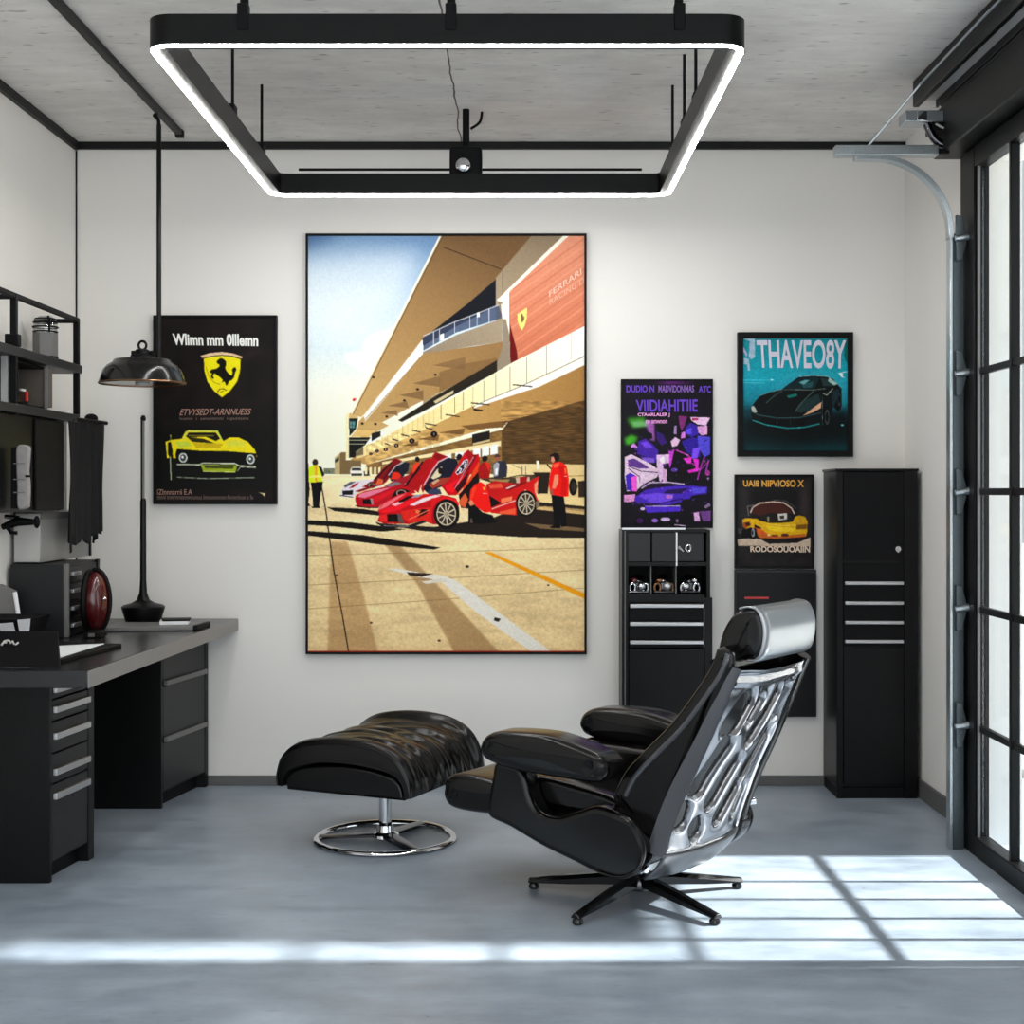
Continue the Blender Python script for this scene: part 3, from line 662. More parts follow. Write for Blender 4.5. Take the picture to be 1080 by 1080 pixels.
MB().box(xd[2] - 0.003, xd[2] + 0.004, wy - 0.002, wy + 0.05, wz(597), wz(561.6)).build('divider', M['alu'], t)
MB().box(xd[1] - 0.002, xd[1] + 0.002, wy + 0.02, yb - 0.012, wz(627), wz(597)).build('divider', M['grey'], t)
MB().box(xd[2] - 0.002, xd[2] + 0.002, wy + 0.02, yb - 0.012, wz(627), wz(597)).build('divider', M['grey'], t)
for k, (a_, b_) in enumerate(((635.5, 655), (655.5, 675), (675.5, 683))):
    d = MB().box(x0 + 0.033, x1 - 0.033, wy + 0.001, wy + 0.012, wz(b_), wz(a_)).build('drawer', M['blackmatt'], t, bevel=0.002)
    hp = (639, 658, 677.5)[k]
    MB().box(x0 + 0.036, x1 - 0.036, wy - 0.016, wy + 0.0008, wz(hp + 2), wz(hp - 2)).build('handle', M['alu'], d, bevel=0.003)
MB().box(x0 + 0.033, x1 - 0.033, wy + 0.001, wy + 0.012, wz(755), wz(684)).build('lower_door', M['black'], t, bevel=0.002)
MB().box(x0 + 0.012, x0 + 0.016, wy - 0.002, wy, wz(756), wz(560)).build('edge_bead', M['grey'], t)
MB().box(x1 - 0.035, x1 - 0.031, wy - 0.002, wy, wz(683), wz(635)).build('edge_bead', M['grey'], t)
dl = t
ring = [(wx(726.5) + 0.011 * math.cos(R(a)), wy + 0.022, wz(578.5) + 0.016 * math.sin(R(a))) for a in range(0, 360, 20)]
MB().tube(ring, 0.005, 8, True).build('door_ring', M['chrome'], t)
MB().tube([(wx(716), wy + 0.02, wz(577)), (wx(721.5), wy + 0.02, wz(582))], [0.008, 0.002], 8).build('latch', M['lightgrey'], t)
# three polished engine parts in the cubbies
spec = [(674.5, 'silver and dark red polished engine part in the left cubby of the wall tool cabinet'),
        (701, 'brass-tinted polished engine part in the middle cubby of the wall tool cabinet'),
        (729, 'chrome polished engine part with hoops in the right cubby of the wall tool cabinet')]
for k, (pxc, lab) in enumerate(spec):
    xc, yc, zb = wx(pxc), wy + 0.075, wz(627) + 0.0005
    e = thing('engine_part', lab, 'engine part', (xc, yc, zb), group='polished engine parts in the cubbies')
    MB().lathe([(0.045, 0.0), (0.05, 0.012), (0.036, 0.022), (0.034, 0.05), (0.042, 0.056), (0.03, 0.078), (0.012, 0.088), (0.001, 0.089)], (xc, yc, zb), 24).build('housing', M['darkchrome'], e)
    MB().ball((xc + (0.012, 0.016, -0.02)[k], yc - 0.035, zb + 0.035), 0.022, 0.018, 0.02, 16, 10).build('cover_dome', M['chrome'] if k != 1 else M['alu'], e)
    MB().ball((xc - (0.02, 0.02, -0.022)[k], yc - 0.025, zb + 0.062), 0.02, 0.018, 0.014, 14, 8).build('cap', (M['red'], M['copper'], M['chrome'])[k], e)
    for j in (-1, 1):
        rg = [(xc + j * 0.03 + 0.014 * math.cos(R(a)), yc - 0.04, zb + 0.028 + 0.02 * math.sin(R(a))) for a in range(0, 360, 24)]
        MB().tube(rg, 0.005, 8, True).build('pipe_loop', M['chrome'] if (j + k) % 2 else M['copper'], e)
    MB().tube([(xc - 0.045, yc - 0.045, zb + 0.008), (xc + 0.045, yc - 0.045, zb + 0.008)], 0.007, 8).build('mounting_bar', M['darkchrome'], e)

t = thing('wall_panel', 'plain black panel with a framed face on the wall behind the recliner headrest', 'panel', (1.24, 6.8, 0.33))
a0 = at(775, 601, 6.79); a1 = at(861, 756, 6.79)
MB().box(a0[0], a1[0], 6.785, D - 0.001, a1[2], a0[2]).build('board', M['char'], t, bevel=0.004)
MB().box(a0[0] + 0.008, a1[0] - 0.008, 6.780, 6.785, a1[2] + 0.008, a0[2] - 0.015).build('face', M['black'], t, bevel=0.002)
MB().box(a0[0] + 0.045, a0[0] + 0.16, 6.778, 6.78, 1.02 - 0.125, 1.02 - 0.115).build('red_mark', M['brightred'], t)
# ------------------------------------------------------------------ recliner
CX, CY = 0.42, 4.92
ch = thing('recliner', 'black leather recliner with a polished openwork back shell and a five-star swivel base', 'armchair', (CX, CY, 0), R(145))
def loc(mb, name, mt, par=None, **k): return mb.build(name, mt, par or ch, local=True, **k)
# base
loc(MB().lathe([(0.052, 0.035), (0.055, 0.045), (0.05, 0.075), (0.036, 0.092), (0.034, 0.15)], (0, 0, 0), 28), 'hub', M['darkchrome'])
loc(MB().lathe([(0.03, 0.085), (0.042, 0.095), (0.042, 0.128), (0.03, 0.15)], (0, 0, 0), 28), 'swivel_collar', M['chrome'])
for k in range(5):
    a = R(125 + 72 * k - 36)   # local angle chosen so that two legs come towards the room
    ca, sa = math.cos(a), math.sin(a)
    st = []
    for r_, w_, zt, zb in ((0.03, 0.026, 0.088, 0.048), (0.12, 0.024, 0.080, 0.042), (0.25, 0.020, 0.060, 0.030), (0.36, 0.018, 0.043, 0.024), (0.395, 0.017, 0.038, 0.022)):
        c0 = (ca * r_, sa * r_)
        def q(o, z): return (c0[0] - sa * o, c0[1] + ca * o, z)
        st.append([q(-w_, zb), q(w_, zb), q(w_, zt - 0.012), q(w_ * 0.45, zt), q(-w_ * 0.45, zt), q(-w_, zt - 0.012)])
    lg = loc(MB().rings(st), 'leg', M['gloss_black'], bevel=0.003, smooth=35)
    loc(MB().lathe([(0.013, 0.0), (0.018, 0.004), (0.018, 0.014), (0.010, 0.024)], (ca * 0.378, sa * 0.378, 0), 16), 'foot_glide', M['gloss_black'], lg)
# seat pan and padded side panels
def sp(pts, n=6): return [tuple(p) for p in smooth_path(pts, n, True)]
pan = sp([(0.43, 0.30), (0.30, 0.225), (0.15, 0.175), (-0.02, 0.148), (-0.13, 0.165), (-0.18, 0.22), (-0.16, 0.30), (0.10, 0.31), (0.35, 0.33)])
loc(MB().pillow(pan, -0.24, 0.24, 0.03), 'seat_pan', M['leather2'])
side = sp([(0.375, 0.478), (0.395, 0.42), (0.412, 0.33), (0.405, 0.285), (0.32, 0.262), (0.20, 0.220), (0.06, 0.182), (-0.045, 0.155), (-0.125, 0.152), (-0.186, 0.190), (-0.207, 0.262), (-0.175, 0.338),
           (-0.10, 0.368), (-0.02, 0.376), (0.05, 0.350), (0.13, 0.322), (0.195, 0.33), (0.232, 0.37), (0.255, 0.44), (0.29, 0.478)])
for s in (1, -1):
    y0, y1 = (0.235, 0.325) if s > 0 else (-0.325, -0.235)
    pr = side if s > 0 else [(x + min(0, x) * 0.35, z) for x, z in side]
    loc(MB().pillow(pr, y0, y1, 0.022, 5), 'side_panel', M['leather'], smooth=60)
    ys = 0.3262 if s > 0 else -0.3262
    rim = [(x, ys, z) for x, z in pr if x < -0.03 and (z < 0.36)]
    loc(MB().tube([(x * 0.985, ys, 0.26 + (z - 0.26) * 0.90) for x, y, z in rim], 0.0045, 8), 'piping', M['leather'])
# seat cushion
seat = sp([(0.685, 0.335), (0.67, 0.375), (0.60, 0.395), (0.45, 0.385), (0.2, 0.36), (-0.05, 0.345), (-0.16, 0.33), (-0.14, 0.27), (0.1, 0.265), (0.4, 0.268), (0.55, 0.262), (0.65, 0.268), (0.685, 0.30)])
loc(MB().pillow(seat, -0.228, 0.228, 0.035, 6, 0.004), 'seat', M['leather'], smooth=70)
loc(MB().pillow(sp([(0.30, 0.43), (0.05, 0.41), (-0.06, 0.38), (-0.02, 0.33), (0.2, 0.33), (0.30, 0.36)]), 0.165, 0.245, 0.02, 5), 'inner_bolster', M['leather'], smooth=70)
loc(MB().pillow(sp([(0.33, 0.47), (0.1, 0.478), (-0.08, 0.47), (-0.15, 0.40), (-0.02, 0.33), (0.2, 0.33), (0.33, 0.36)]), -0.245, -0.165, 0.02, 5), 'inner_bolster', M['leather'], smooth=70)
# armrests
armp = sp([(0.405, 0.54), (0.378, 0.577), (0.31, 0.596), (0.125, 0.600), (-0.04, 0.566), (-0.092, 0.540), (-0.10, 0.512), (-0.088, 0.480), (-0.05, 0.464), (0.12, 0.465), (0.25, 0.470), (0.365, 0.488), (0.398, 0.51)], 8)
for s in (1, -1):
    y0, y1 = (0.24, 0.39) if s > 0 else (-0.39, -0.24)
    a_ = loc(MB().pillow(armp, y0, y1, 0.036, 7, 0.006), 'armrest', M['leather'], smooth=80)
    pip = sp([(0.440, 0.53), (0.42, 0.558), (0.385, 0.570), (0.18, 0.578), (0.06, 0.545), (-0.025, 0.511)], 6)
    yy = (0.392 if s > 0 else -0.392)
# backrest
front = [(-0.05, 0.40), (-0.10, 0.492), (-0.18, 0.575), (-0.266, 0.660), (-0.342, 0.755), (-0.405, 0.845), (-0.43, 0.91)]
edge = [(-0.228, 0.235), (-0.258, 0.325), (-0.302, 0.44), (-0.385, 0.615), (-0.466, 0.80), (-0.494, 0.857)]
fpts = smooth_path(front, 6); epts = smooth_path(edge, 8)
prof = [tuple(p) for p in fpts] + [(-0.455, 0.92), (-0.49, 0.90)] + [tuple(p) for p in reversed(epts)] + [(-0.17, 0.24), (-0.09, 0.31)]
loc(MB().pillow(prof, -0.292, 0.262, 0.018, 5, 0.003), 'backrest', M['leather'], smooth=60)
for s in (1, -1):
    ys = 0.264 if s > 0 else -0.294
    line = [(p[0] - 0.045, ys, p[1] - 0.012) for p in fpts[2:]]
    loc(MB().tube(line, [0.009] * len(line), 8), 'piping', M['greysatin'])
# polished shell with openings
def wv(v): return 0.268 - 0.02 * v
ecurve = smooth_path(edge, 20)
earc = [0.0]
for i_ in range(1, len(ecurve)): earc.append(earc[-1] + (ecurve[i_] - ecurve[i_ - 1]).length)
def E_(v):
    s_ = min(max(v, 0), 1) * earc[-1]; i = 0
    while i < len(ecurve) - 2 and earc[i + 1] < s_: i += 1
    t = (s_ - earc[i]) / (earc[i + 1] - earc[i])
    return ecurve[i] * (1 - t) + ecurve[i + 1] * t
def S_(u, v, d=0.0):
    p = E_(v); q = E_(min(1, v + 0.02)) - E_(max(0, v - 0.02)); q.normalize()
    nx, nz = -q.y, q.x                                # pointing backwards
    if nx > 0: nx, nz = -nx, -nz
    b = (0.030 - 0.010 * v) * (1 - abs(u) ** 2.6) + 0.010 + 0.012 * (1 - u) * 0.5 + d
    return (p.x + nx * b, (u * wv(v) if u > 0 else u * (wv(v) - 0.028)), p.y + nz * b)
holes = [((0.27, .80), (0.22, .70), .088), ((0.72, .82), (0.55, .60), .058), ((0.47, .80), (0.43, .71), .030), ((0.90, .82), (0.88, .68), .045), ((0.24, .57), (0.14, .36), .070),
         ((0.47, .46), (0.36, .27), .065), ((0.86, .58), (0.72, .38), .065), ((0.66, .30), (0.55, .16), .060), ((0.09, .24), (0.10, .17), .045), ((0.27, .14), (0.30, .10), .050), ((0.86, .26), (0.80, .15), .045)]
def hfield(a, v):
    best = 9
    for (a0, v0), (a1, v1), r in holes:
        ax, ay = a * 0.5, v * 0.66
        bx, by, cx_, cy_ = a0 * 0.5, v0 * 0.66, a1 * 0.5, v1 * 0.66
        dx, dy = cx_ - bx, cy_ - by; L2 = dx * dx + dy * dy + 1e-9
        t = max(0, min(1, ((ax - bx) * dx + (ay - by) * dy) / L2))
        best = min(best, math.hypot(ax - bx - t * dx, ay - by - t * dy) - r * 0.52)
    return best
NU, NV = 210, 300
vs, keep = [], []
for j in range(NV + 1):
    for i in range(NU + 1):
        a, v = i / NU, j / NV
        h = hfield(a, v); keep.append(h)
        ed = min(a, 1 - a) * 0.5; ev = min(v, 1 - v) * 0.66
        rim = 0.010 * math.exp(-(min(ed, ev) / 0.014) ** 2)
        bar = 0.008 * math.exp(-((v - 0.93) / 0.02) ** 2)
        d = -0.020 * math.exp(-max(h, 0) / 0.009) + rim + bar + 0.004 * noise.noise(Vector((a * 5, v * 6, 1)))
        vs.append(S_(1 - 2 * a, v, d))
fs = []
for j in range(NV):
    for i in range(NU):
        q = (j * (NU + 1) + i, j * (NU + 1) + i + 1, (j + 1) * (NU + 1) + i + 1, (j + 1) * (NU + 1) + i)
        fs.append(q)
shl = loc(MB().add(vs, fs), 'back_shell', M['shell'], smooth=180)
shl.data.materials.append(M['leather'])
for pg in shl.data.polygons:
    if max(keep[k] for k in pg.vertices) < 0.004: pg.material_index = 1
for s in (1, -1):
    g_ = MB()
    rs = []
    for k in range(41):
        v = k / 40; p = S_(s, v); wd = 0.046 - 0.032 * v ** 2
        y = p[1]
        rs.append([(p[0] - 0.012, y, p[2] - 0.004), (p[0] - 0.004, y + s * 0.008, p[2]), (p[0] + wd, y + s * 0.010, p[2] + wd * 0.30), (p[0] + wd, y - s * 0.004, p[2] + wd * 0.30), (p[0], y - s * 0.006, p[2])])
    loc(g_.rings(rs), 'shell_flange', M['greysatin'] if s > 0 else M['leather'], smooth=50)
loc(MB().grid(lambda u, v: (lambda p: (p[0] + 0.020 * v + 0.045 * v * v, p[1] * (1.0 + 0.05 * v), p[2] + 0.012 - 0.085 * v))(S_(1 - 2 * u, 0.0, 0.012)), 40, 8), 'lower_cover', M['greysatin'], smooth=80, solid=0.008)
edge_line = [S_(-1.0, k / 30.0) for k in range(31)]
loc(MB().tube([(x + 0.012, y - 0.026, z + 0.006) for x, y, z in edge_line], [0.030 + 0.004 * math.sin(math.pi * k / 30) for k in range(31)], 14), 'edge_bolster', M['leather'], smooth=70)
loc(MB().tube([(-0.235, -0.322, 0.30), (-0.275, -0.352, 0.31)], [0.011, 0.014], 12), 'recline_lever', M['chrome'])
# headrest
hz_f = lambda L: [(x, 0.874 + (z - 0.865) * 0.88 if z > 0.85 else z) for x, z in L]
hf = sp(hz_f([(-0.385, 0.82), (-0.402, 0.90), (-0.424, 0.975), (-0.462, 1.030), (-0.512, 1.049), (-0.545, 1.036), (-0.562, 0.99), (-0.563, 0.94), (-0.552, 0.89), (-0.535, 0.872), (-0.49, 0.862), (-0.44, 0.842)]), 8)
loc(MB().pillow(hf, -0.205, 0.198, 0.022, 6, 0.006), 'headrest', M['leather'], smooth=70)
wrap = smooth_path(hz_f([(-0.488, 1.0475), (-0.514, 1.0545), (-0.548, 1.044), (-0.568, 0.994), (-0.569, 0.94), (-0.557, 0.888), (-0.538, 0.867), (-0.515, 0.864)]), 6)
def hwrap(u, v):
    f = v * (len(wrap) - 1); i = min(int(f), len(wrap) - 2); q = wrap[i] * (1 - f + i) + wrap[i + 1] * (f - i)
    e = abs(2 * u - 1); sq = 0.012 * max(0, (e - 0.88) / 0.12) ** 2
    puff = 0.006 * (1 - e ** 4)
    return (q.x + sq - puff, -0.203 + 0.392 * u, q.y)
loc(MB().grid(hwrap, 40, 48), 'headrest_cover', M['greyleather'], smooth=80, solid=0.006)

# ------------------------------------------------------------------ footstool
OX, OY, OA = -0.540, 5.79, R(-23.8)
ot = thing('footstool', 'black leather footstool with a wrinkled arched cushion on a chrome ring base', 'footstool', (OX, OY, 0), OA)
def lo(mb, name, mt, par=None, **k): return mb.build(name, mt, par or ot, local=True, **k)
outer = smooth_path([(-0.297, 0.245), (-0.302, 0.30), (-0.275, 0.365), (-0.20, 0.415), (-0.08, 0.437), (0.05, 0.44), (0.16, 0.425), (0.24, 0.385), (0.288, 0.31), (0.300, 0.245)], 9)
inner_ = smooth_path([(0.272, 0.245), (0.255, 0.30), (0.20, 0.335), (0.05, 0.355), (-0.10, 0.352), (-0.22, 0.325), (-0.265, 0.285), (-0.275, 0.245)], 7)
no = len(outer)
inner_ = [inner_[min(int(k * (len(inner_) - 1) / (no - 1) + 0.5), len(inner_) - 1)] for k in range(no)]
LY = 0.33
def ocush(t):
    y = -LY + 2 * LY * t
    e = min(t, 1 - t) * 2 * LY
    endr = 0.014
    sh = 0.0 if e >= endr else endr - math.sqrt(max(0, endr * endr - (endr - e) ** 2))
    lip = 0.012 * math.exp(-((e - 0.035) / 0.03) ** 2) + (0.022 * math.exp(-((t - 0.93) / 0.05) ** 2))
    ring = []
    for i, p in enumerate(outer):
        s = i / (no - 1)
        q = outer[min(i + 1, no - 1)] - outer[max(i - 1, 0)]; q.normalize(); nx, nz = -q.y, q.x
        top = math.sin(math.pi * min(1, max(0, s))) ** 0.7
        wr = noise.noise(Vector((y * 17 + s * 3.0, s * 3.2, 0.3))) * 0.019 + noise.noise(Vector((y * 36 - s * 5, s * 4.0, 5))) * 0.010
        fold = max(0, math.sin(y * 62 + 6 * s + 2.2 * noise.noise(Vector((y * 6, s * 5, 2))))) ** 2 * 0.009
        k = (0.35 + 0.9 * s) * top * min(1, max(0, e - 0.045) / 0.05)
        d = lip * top + (wr - fold) * k - sh
        ring.append((p.x + nx * d, y, p.y + nz * d))
    for p in inner_: ring.append((p.x, y, p.y + 0.0))
    return ring
ts = [0, 0.0015, 0.005, 0.012, 0.022, 0.035] + [0.05 + 0.9 * k / 110 for k in range(111)] + [0.965, 0.978, 0.988, 0.995, 0.9985, 1.0]
cu_ = MB(); orings = [ocush(t) for t in ts]
cu_.rings(orings, True, False)
n2 = 2 * no; last = (len(orings) - 1) * n2
for k in range(no - 1):
    for b0 in (0, last): cu_.f.append((b0 + k, b0 + k + 1, b0 + n2 - 2 - k, b0 + n2 - 1 - k))
lo(cu_, 'cushion', M['leather2'], smooth=75)
body = smooth_path([(-0.255, 0.232), (-0.262, 0.275), (-0.21, 0.318), (-0.10, 0.338), (0.05, 0.342), (0.19, 0.322), (0.245, 0.29), (0.262, 0.232)], 6)
lo(MB().pillow([tuple(p) for p in body], -0.322, 0.322, 0.010, 4), 'underframe', M['leather'], smooth=60)
for yy in (-0.3295, 0.3295):
    ln = [(p.x * 0.985, yy, p.y - 0.012) for p in outer[3:-3]]
    lo(MB().tube(ln, 0.004, 6), 'piping', M['leather'])
bx_, by_ = 0.025, -0.035
lo(MB().tube([(bx_, by_, 0.03), (bx_, by_, 0.235)], 0.026, 24), 'column', M['chrome'])
lo(MB().lathe([(0.03, 0.225), (0.09, 0.228), (0.09, 0.2345), (0.0, 0.2345)], (bx_, by_, 0), 24), 'mounting_plate', M['blackmatt'])
lo(MB().lathe([(0.058, 0.014), (0.056, 0.024), (0.036, 0.034), (0.032, 0.06), (0.026, 0.064)], (bx_, by_, 0), 28), 'hub', M['chrome'])
rg = []
for k in range(72):
    a = 2 * math.pi * k / 72
    rg.append([(bx_ + r_ * math.cos(a), by_ + r_ * math.sin(a), z) for r_, z in ((0.268, 0.0), (0.286, 0.002), (0.290, 0.008), (0.286, 0.016), (0.272, 0.020), (0.262, 0.014), (0.260, 0.004))])
lo(MB().rings(rg, True, False, True), 'base_ring', M['chrome'], smooth=50)
for k in range(3):
    a = R(205 + 120 * k) ; ca, sa = math.cos(a), math.sin(a)
    st = []
    for r_, w_, z in ((0.04, 0.034, 0.026), (0.15, 0.028, 0.021), (0.266, 0.024, 0.016)):
        c0 = (bx_ + ca * r_, by_ + sa * r_)
        st.append([(c0[0] - sa * o, c0[1] + ca * o, zz) for o, zz in ((-w_, z - 0.01), (w_, z - 0.01), (w_, z), (0, z + 0.006), (-w_, z))])
    lo(MB().rings(st), 'spoke', M['darkchrome'], smooth=30)
# ------------------------------------------------------------------ printed pictures
ILL = 0.86
class Pic:
    "a small software painter: what it paints becomes the printed colours of a poster sheet"
    SS = 3
    def __init__(s, x0, y0, x1, y1, base=(20, 18, 18)):
        s.x0, s.y0, s.x1, s.y1 = x0, y0, x1, y1
        s.W, s.H = int(round((x1 - x0) * s.SS / 2)) * 2, int(round((y1 - y0) * s.SS / 2)) * 2
        s.im = np.zeros((s.H, s.W, 3)); s.im[:] = np.array(base) / 255
        s.T = (0, 0, 1); s.rng = np.random.default_rng(7)
    def to(s, p):
        ox, oy, k = s.T
        return [((ox + x / k - s.x0) * s.SS, (oy + y / k - s.y0) * s.SS) for x, y in p]
    def mask(s, pts):
        P = np.array(pts)
        ix0, iy0 = max(0, int(P[:, 0].min()) - 1), max(0, int(P[:, 1].min()) - 1)
        ix1, iy1 = min(s.W, int(P[:, 0].max()) + 2), min(s.H, int(P[:, 1].max()) + 2)
        if ix1 <= ix0 or iy1 <= iy0: return None
        X, Y = np.meshgrid(np.arange(ix0, ix1) + 0.5, np.arange(iy0, iy1) + 0.5)
        m = np.zeros(X.shape, bool)
        n = len(P)
        for i in range(n):
            xa, ya = P[i]; xb, yb = P[(i + 1) % n]
            if ya == yb: continue
            c = ((ya > Y) != (yb > Y)) & (X < (xb - xa) * (Y - ya) / (yb - ya) + xa)
            m ^= c
        return m, ix0, iy0, ix1, iy1
    @staticmethod
    def blur(a, r):
        for ax in (0, 1):
            for _ in range(2):
                k = 2 * r + 1
                p = np.pad(a, [(r + 1, r) if i == ax else (0, 0) for i in range(2)], mode='edge')
                c = np.cumsum(p, axis=ax)
                a = (np.take(c, range(k, c.shape[ax]), axis=ax) - np.take(c, range(0, c.shape[ax] - k), axis=ax)) / k
        return a
    def poly(s, pts, col, a=1.0, col2=None, g=None, soft=0):
        "filled shape; col2 with g=(p0,p1) gives a colour run between two points"
        r = s.mask(s.to(pts))
        if r is None: return
        m, x0, y0, x1, y1 = r
        if soft:
            pad = soft * 2
            X0, Y0, X1, Y1 = max(0, x0 - pad), max(0, y0 - pad), min(s.W, x1 + pad), min(s.H, y1 + pad)
            mm = np.zeros((Y1 - Y0, X1 - X0)); mm[y0 - Y0:y1 - Y0, x0 - X0:x1 - X0] = m
            m = s.blur(mm, soft); x0, y0, x1, y1 = X0, Y0, X1, Y1
        w = m.astype(float)[..., None] * a
        c = np.array(col) / 255.0
        if col2 is not None:
            (ax, ay), (bx, by) = s.to(g)
            X, Y = np.meshgrid(np.arange(x0, x1), np.arange(y0, y1))
            t = np.clip(((X - ax) * (bx - ax) + (Y - ay) * (by - ay)) / ((bx - ax) ** 2 + (by - ay) ** 2), 0, 1)[..., None]
            c = c * (1 - t) + np.array(col2) / 255.0 * t
        v = s.im[y0:y1, x0:x1]; s.im[y0:y1, x0:x1] = v * (1 - w) + c * w
    def line(s, pts, w, col, a=1.0):
        for (xa, ya), (xb, yb) in zip(pts[:-1], pts[1:]):
            l = math.hypot(xb - xa, yb - ya) or 1; nx, ny = -(yb - ya) / l * w / 2, (xb - xa) / l * w / 2
            s.poly([(xa + nx, ya + ny), (xb + nx, yb + ny), (xb - nx, yb - ny), (xa - nx, ya - ny)], col, a)
    def ell(s, cx, cy, rx, ry, col, a=1.0, soft=0, ring=None, rot=0):
        n = 36; cr, sr = math.cos(R(rot)), math.sin(R(rot))
        def e(f): return [(cx + f * rx * math.cos(2 * math.pi * k / n) * cr - f * ry * math.sin(2 * math.pi * k / n) * sr, cy + f * rx * math.cos(2 * math.pi * k / n) * sr + f * ry * math.sin(2 * math.pi * k / n) * cr) for k in range(n)]
        if ring:
            o, i = e(1), e(1 - ring)
            for k in range(n): s.poly([o[k], o[(k + 1) % n], i[(k + 1) % n], i[k]], col, a)
        else: s.poly(e(1), col, a, soft=soft)
    def noise(s, amp, cell, sx=1.0, box=None, add=False):
        x0, y0, x1, y1 = (0, 0, s.W, s.H)
        if box:
            (x0, y0), (x1, y1) = s.to([(box[0], box[1]), (box[2], box[3])]); x0, y0, x1, y1 = int(max(0, x0)), int(max(0, y0)), int(min(s.W, x1)), int(min(s.H, y1))
        h, w = y1 - y0, x1 - x0
        gh, gw = max(2, int(h / cell) + 2), max(2, int(w / (cell * sx)) + 2)
        g = s.rng.random((gh, gw)) - 0.5
        yy = np.linspace(0, gh - 1.001, h); xx = np.linspace(0, gw - 1.001, w)
        iy, ix = yy.astype(int), xx.astype(int); fy, fx = (yy - iy)[:, None], (xx - ix)[None]
        f = g[iy][:, ix] * (1 - fy) * (1 - fx) + g[iy][:, ix + 1] * (1 - fy) * fx + g[iy + 1][:, ix] * fy * (1 - fx) + g[iy + 1][:, ix + 1] * fy * fx
        v = s.im[y0:y1, x0:x1]
        s.im[y0:y1, x0:x1] = np.clip(v * (1 + 2 * amp * f[..., None]), 0, 1)
    def wheel(s, cx, cy, rx, ry, n=10):
        s.ell(cx, cy, rx * 1.22, ry * 1.18, (16, 13, 13)); s.ell(cx, cy, rx, ry, (62, 52, 44))
        s.ell(cx, cy, rx, ry, (198, 184, 160), ring=0.10)
        for k in range(n):
            a = 2 * math.pi * k / n + 0.2
            s.line([(cx + rx * .15 * math.cos(a), cy + ry * .15 * math.sin(a)), (cx + rx * .92 * math.cos(a), cy + ry * .92 * math.sin(a))], rx * .11, (205, 192, 168))
        s.ell(cx, cy, rx * .2, ry * .2, (150, 138, 120))
    def sheet(s, name, Y, parent, mtl):
        im = s.im.reshape(s.H // 2, 2, s.W // 2, 2, 3).mean((1, 3))
        h, w = im.shape[:2]
        im = np.clip(im, 0, 1); im = im * 0.62 + 0.38 * (im * im * (3 - 2 * im)) - 0.012 * (1 - im); im = np.clip(im, 0, 1)
        l = np.where(im <= 0.04045, im / 12.92, ((im + 0.055) / 1.055) ** 2.4)
        l = np.clip(l / ILL, 0, 0.92)
        a0, a1 = at(s.x0, s.y0, Y), at(s.x1, s.y1, Y)
        off = ROOT[parent.name]
        xs = np.linspace(a0[0], a1[0], w) - off[0]; zs = np.linspace(a0[2], a1[2], h) - off[2]
        co = np.zeros((h, w, 3)); co[..., 0] = xs[None]; co[..., 1] = Y - off[1]; co[..., 2] = zs[:, None]
        idx = np.arange(h * w).reshape(h, w)
        f = np.stack([idx[:-1, :-1], idx[1:, :-1], idx[1:, 1:], idx[:-1, 1:]], -1).reshape(-1, 4)
        me = bpy.data.meshes.new(name)
        me.vertices.add(h * w); me.vertices.foreach_set('co', co.ravel().astype(np.float32))
        me.loops.add(f.size); me.loops.foreach_set('vertex_index', f.ravel().astype(np.int32))
        me.polygons.add(len(f)); me.polygons.foreach_set('loop_start', np.arange(0, f.size, 4, dtype=np.int32))
        me.update(calc_edges=True)
        ca = me.color_attributes.new('print', 'FLOAT_COLOR', 'POINT')
        ca.data.foreach_set('color', np.concatenate([l.reshape(-1, 3), np.ones((h * w, 1))], 1).ravel().astype(np.float32))
        me.materials.append(mtl)
        o = bpy.data.objects.new(name, me); COL.objects.link(o); o.parent = parent; ROOT[o.name] = off
        return o
def print_mat(name, rough=0.5, coat=0.0):
    m = mat(name, '#ffffff', rough, coat=coat, spec=0.12)
    at_ = m.node_tree.nodes.new('ShaderNodeAttribute'); at_.attribute_name = 'print'
    m.node_tree.links.new(at_.outputs['Color'], m.node_tree.nodes['Principled BSDF'].inputs['Base Color'])
    return m
M['print'] = print_mat('printed_canvas', 0.6)
M['gloss'] = print_mat('printed_poster_paper', 0.4)

def lettering(body, quad, T, Y, parent, mt, bold=0.0, name='lettering'):
    "text fitted into four photo-space corners: top-left, top-right, bottom-right, bottom-left"
    cu = bpy.data.curves.new('t', 'FONT'); cu.body = body; cu.offset = bold; cu.resolution_u = 4
    o = bpy.data.objects.new('t', cu); COL.objects.link(o)
    bpy.context.view_layer.update()
    me0 = bpy.data.meshes.new_from_object(o.evaluated_get(bpy.context.evaluated_depsgraph_get()))
    v = np.array([list(x.co) for x in me0.vertices]); fs = [tuple(p.vertices) for p in me0.polygons]
    bpy.data.objects.remove(o); bpy.data.curves.remove(cu); bpy.data.meshes.remove(me0)
    lo_, hi = v.min(0), v.max(0)
    u = (v[:, 0] - lo_[0]) / (hi[0] - lo_[0]); t = (v[:, 1] - lo_[1]) / (hi[1] - lo_[1])
    q = [(T[0] + x / T[2], T[1] + y / T[2]) for x, y in quad]
    out = []
    for a, b in zip(u, t):
        top = (q[0][0] * (1 - a) + q[1][0] * a, q[0][1] * (1 - a) + q[1][1] * a); bot = (q[3][0] * (1 - a) + q[2][0] * a, q[3][1] * (1 - a) + q[2][1] * a)
        out.append(at(bot[0] * (1 - b) + top[0] * b, bot[1] * (1 - b) + top[1] * b, Y))
    return MB().add(out, fs).build(name, mt, parent, smooth=0)
